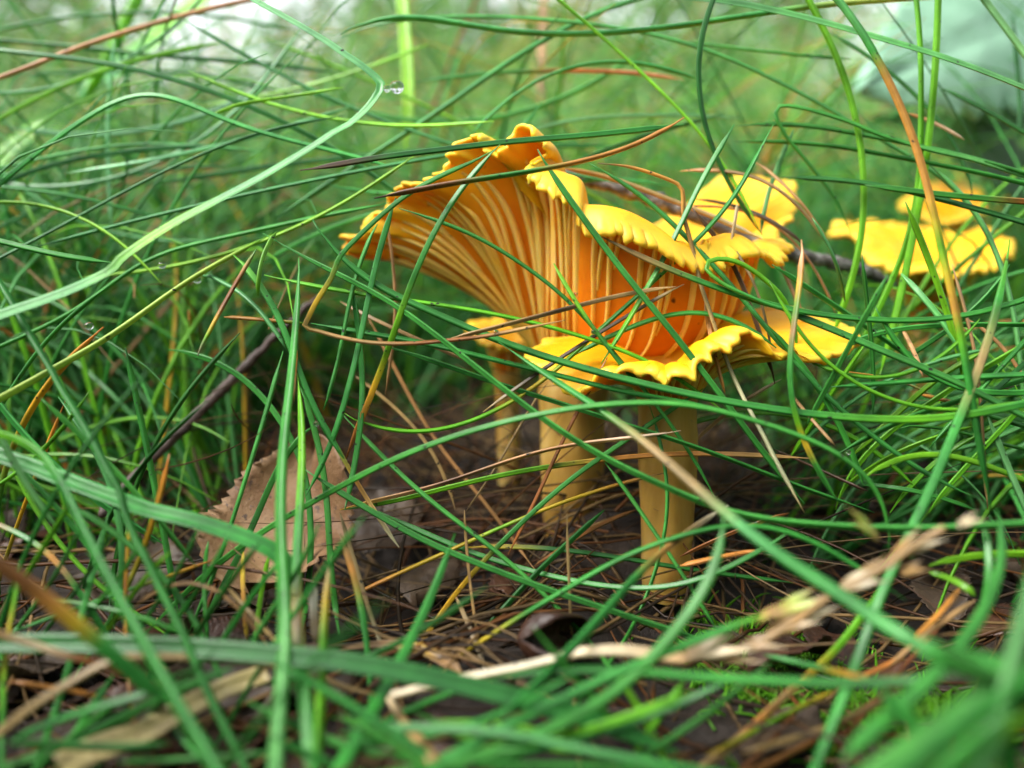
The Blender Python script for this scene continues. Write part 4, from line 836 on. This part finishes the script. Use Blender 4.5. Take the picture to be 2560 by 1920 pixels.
def tints(n, S1, dry=0.12, bright=1.0, dist=None):
    base = np.stack([PAL[k] for k in "GBGMGMBG"])[rng.integers(0, 8, n)]
    pale = np.stack([PAL[k] for k in "LMBLMWMM"])[rng.integers(0, 8, n)] * 1.2          # farther out a paler, drier palette paints in the brighter light there
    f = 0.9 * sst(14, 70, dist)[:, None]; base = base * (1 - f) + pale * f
    c = np.repeat(base[:, None], S1, 1) * rng.uniform(0.75, 1.3, (n, 1, 1)) * bright
    m = rng.random(n) < dry
    dryc = np.stack([PAL[k] for k in "TOYTR"])[rng.integers(0, 5, n)]
    st = rng.uniform(-0.6, 0.9, n)[:, None]; t = np.linspace(0, 1, S1)[None]
    f = (sst(0, 0.15, t - st) * m[:, None])[..., None]
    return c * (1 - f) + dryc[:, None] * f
def zone(n, dmin, dmax, Lr, rr, elr, br, sxr=(-400, 2960), drift=1.0, power=1.0):
    d = dmin + (dmax - dmin) * rng.random(n) ** power
    sx = rng.uniform(*sxr, n)
    x = (sx / 1280 - 1) * TAN * d; y = d
    p0 = np.stack([x, y, ground_z(x, y) - 0.1], 1)
    P = blade_batch(p0, rng.uniform(0, 6.283, n), np.radians(rng.uniform(*elr, n)), np.radians(rng.uniform(*br, n)), rng.uniform(*Lr, n), None, None, drift=rng.normal(0, drift, n))
    return P, rng.uniform(*rr, n)
parts, radii = [], []
for args in [(3000, 9.8, 15, (5, 11), (.028, .045), (35, 85), (40, 150)), (4600, 14, 34, (6, 15), (.032, .055), (40, 88), (40, 150)),
             (4200, 34, 110, (8, 26), (.04, .08), (45, 88), (30, 130)), (3000, 110, 420, (16, 48), (.07, .15), (50, 88), (20, 110))]:
    P, r = zone(*args)
    bad = clear_mask(P)
    parts.append(P[~bad]); radii.append(r[~bad])
# unseen turf round and behind the camera, added to block low sky light
nb = 6500; rad_ = rng.uniform(7, 60, nb); th_ = rng.uniform(math.pi * 0.93, math.pi * 2.07, nb)
bx, by = rad_ * np.cos(th_), 2 + rad_ * np.sin(th_)
P = blade_batch(np.stack([bx, by, ground_z(bx, by) - 0.1], 1), rng.uniform(0, 6.283, nb), np.radians(rng.uniform(55, 89, nb)), np.radians(rng.uniform(10, 90, nb)), rng.uniform(9, 24, nb), None, None, drift=rng.normal(0, 0.8, nb))
sx, sy, d = project(P)
bad = (np.linalg.norm(P - np.array([0, 0, CAM_H]), axis=2) < 3.5).any(1) | ((d > 0.5) & (d < 40) & (sx > -700) & (sx < 3260) & (sy > -500) & (sy < 2420)).any(1)
parts.append(P[~bad]); radii.append(rng.uniform(.04, .075, nb)[~bad])
near = parts[0]
# the nearest of these stand apart and can be told one from another
sx, sy, d = project(near)
vis = ((sx > 0) & (sx < 2560) & (sy > 0) & (sy < 1920)).mean(1) > 0.5
order = np.argsort(d.mean(1) + 100 * ~vis); pick = order[:24]
for k in pick:
    P = near[k]; P = catmull(P, 3); t = np.linspace(0, 1, len(P))
    code = random.choice(["G", "G", "B", "E", "M", "G", "GGGO", "B"])
    o = sweep("grass_blade", P, radii[0][k] * 1.05 * (1 - 0.8 * t ** 2.5), colour_ramp(code, t, random.uniform(0.8, 1.2)), ROUND, M_GRASS)
    side = "left" if project(P)[0].mean() < 1250 else "right"
    tone = dict(G="green", B="bright green", E="dark green", M="pale green").get(code, "orange-ended green")
    mz = P[:, 2].mean(); mx = project(P)[0].mean()
    lab = f"{bend_word(P)} {tone} blade " + ("hugging the turf " if mz < 1.2 else ("standing tall " if P[:, 2].max() > 4.5 else ""))
    lab += "at the left end of the grass bank" if mx < 420 else ("in the bank near the dark twig" if mx < 850 else ("behind the large cap" if mx < 1950 else ("right of the smaller chanterelle" if mx < 2250 else "below the far chanterelles")))
    tag(o, lab, "grass", group=lab.replace("blade", "blades"))
keep = np.ones(len(near), bool); keep[pick] = False
allP = np.concatenate([near[keep]] + parts[1:]); allr = np.concatenate([radii[0][keep]] + radii[1:])
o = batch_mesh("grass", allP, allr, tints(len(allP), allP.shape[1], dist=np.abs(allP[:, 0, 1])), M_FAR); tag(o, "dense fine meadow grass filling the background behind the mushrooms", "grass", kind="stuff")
# dead straw litter over the soil
P, r = zone(560, 5.5, 14, (2, 7), (.012, .030), (-4, 14), (-20, 35), drift=0.6)
P = P[:, :, :]; P[..., 2] += rng.uniform(0, 0.45, (len(P), 1))
sx, sy, d = project(P)
ok = ~(((sx > 850) & (sx < 2000) & (sy < 900)).any(1))
P, r = P[ok], r[ok]
n0 = len(P)
P2, r2 = zone(420, 8.8, 14.5, (3, 7), (.012, .024), (5, 60), (0, 70), sxr=(500, 2000), drift=0.6)      # dead stalks leaning in the hollow
sx, sy, d = project(P2); ok = (sy.min(1) > 860) & (d.min(1) > 8.9)
P = np.concatenate([P, P2[ok]]); r = np.concatenate([r, r2[ok]])
lit = np.stack([PAL[k] for k in "TRDDTR"])[rng.integers(0, 6, len(P))] * rng.uniform(0.25, 0.8, (len(P), 1))
o = batch_mesh("straw_litter", P, r, lit, M_FAR); tag(o, "matted dead grass straw and needles on the dark soil", "litter", kind="stuff")
# moss
mp = []
for sx_, sy_, rad_, n_ in [(2030, 1700, 0.9, 900), (2250, 1850, 0.7, 600), (560, 1010, 0.7, 500), (1900, 1620, 0.6, 500)]:
    for dd_ in np.linspace(4, 16, 160):
        if at(sx_, sy_, dd_)[2] < 0.1: break
    c = at(sx_, sy_, dd_); q = rng.normal(0, rad_ / 1.6, (n_, 2)); x, y = c[0] + q[:, 0], c[1] + q[:, 1]
    mp.append(np.stack([x, y, ground_z(x, y) + 0.03], 1))
mp = np.vstack(mp); n = len(mp)
P = blade_batch(mp, rng.uniform(0, 6.283, n), np.radians(rng.uniform(20, 85, n)), np.radians(rng.uniform(0, 90, n)), rng.uniform(0.15, 0.4, n), None, None, S=5)
o = batch_mesh("moss", P, rng.uniform(.012, .022, n), np.repeat((PAL["B"] * rng.uniform(0.5, 1.2, (n, 1)))[:, None], 6, 1), M_FAR); tag(o, "small green moss cushions among the dead leaves", "moss", kind="stuff")
# ------------------------------------------------------------------ shrubs and trees beyond the meadow
def leaf_cloud(center, ext, n, size, g, hollow=0.3):
    q = g.normal(0, 1, (n, 3)); q = unit(q) * (g.random((n, 1)) ** (1 / 2.2))
    lump = 1 + 0.25 * np.sin(q[:, :1] * 5 + 1) * np.sin(q[:, 1:2] * 6) + 0.2 * np.sin(q[:, 2:] * 7)
    c = center + q * lump * ext
    a, b = unit(g.normal(0, 1, (n, 3))), unit(g.normal(0, 1, (n, 3)))
    b = unit(np.cross(a, b)); s = size * g.uniform(0.6, 1.3, (n, 1))
    V = np.stack([c - a * s, c + b * s * 0.5, c + a * s, c - b * s * 0.5], 1).reshape(-1, 3)
    return V, np.arange(n * 4).reshape(-1, 4)
def limb(pts, r):
    c = catmull(np.hstack([np.array(pts, float), np.array(r, float)[:, None]]), 6)
    T, B, N = frames(c[:, :3]); a = np.linspace(0, 2 * np.pi, 10, endpoint=False)
    V = np.stack([c[:, :3] + B * (c[:, 3] * math.cos(x))[:, None] + N * (c[:, 3] * math.sin(x))[:, None] for x in a], 1).reshape(-1, 3)
    i = np.arange(len(c) - 1)[:, None] * 10; j = np.arange(10)
    return V, np.stack([i + j, i + (j + 1) % 10, i + 10 + (j + 1) % 10, i + 10 + j], -1).reshape(-1, 4)
def plant(name, label, cat, x, y, trunk_h, tr, cc, ext, n, size, mat, seed, group=None):
    g = np.random.default_rng(seed); z = float(ground_z(np.array(x), np.array(y)))
    o = thing(name, label, cat, group)
    vs, fs, off = [], [], 0
    def add(v, f):
        nonlocal off
        vs.append(v); fs.append(f + off); off += len(v)
    add(*limb([(x, y, z - 5), (x + tr * 0.3, y, z + trunk_h * 0.4), (x, y + tr * .3, z + trunk_h * 0.75), (x + tr * .4, y, z + trunk_h)], [tr * 1.25, tr, tr * 0.85, tr * 0.6]))
    for k in range(7):
        a = k * 0.9 + g.uniform(0, 0.5); h = trunk_h * g.uniform(0.5, 1.0)
        e = np.array([math.cos(a), math.sin(a), 0]) * ext[0] * 0.7
        add(*limb([(x, y, z + h), (x + e[0] * .5, y + e[1] * .5, z + h + ext[2] * .25), (x + e[0], y + e[1], z + h + ext[2] * .7)], [tr * .45, tr * .28, tr * .08]))
    mesh_np("trunk", np.vstack(vs), np.vstack(fs), M_BARK, o)
    v, f = leaf_cloud(np.array([x, y, z + cc]), np.array(ext), n, size, g)
    mesh_np("crown", v, f, mat, o, smooth=False)
for k, (x, y, h, w, m, lab) in enumerate([(-330, 520, 75, 85, M_CROWN, "leafy shrub beyond the meadow below the bright sky gaps at upper left"), (-60, 600, 70, 90, M_CROWN, "dark leafy shrub beyond the meadow behind the sagging high blade"), (30, 430, 40, 30, M_PALECROWN, "yellowing shrub glowing behind the grass above the large cap"),
                                          (160, 640, 85, 100, M_CROWN, "tall leafy shrub beyond the meadow behind the orange-stained blade"), (420, 560, 95, 95, M_CROWN, "broad leafy shrub beyond the meadow behind the large pale toothed leaf")]):
    plant("shrub", lab, "shrub", x, y, h * 1.0, 3, h * 1.05, (w * 1.2, w, h * 1.0), 3600, 5.5, m, 200 + k)
for k, (x, y, lab) in enumerate([(-620, 830, "tree trunk standing at the bright gap in the far upper left"), (-200, 1150, "tree far behind the dark leafy shrub"), (330, 1000, "tree far behind the tall leafy shrub"), (760, 900, "tree far behind the broad leafy shrub")]):
    plant("tree", lab, "tree", x, y, 520, 16, 640, (230, 230, 230), 3800, 14, M_CROWN, 300 + k)
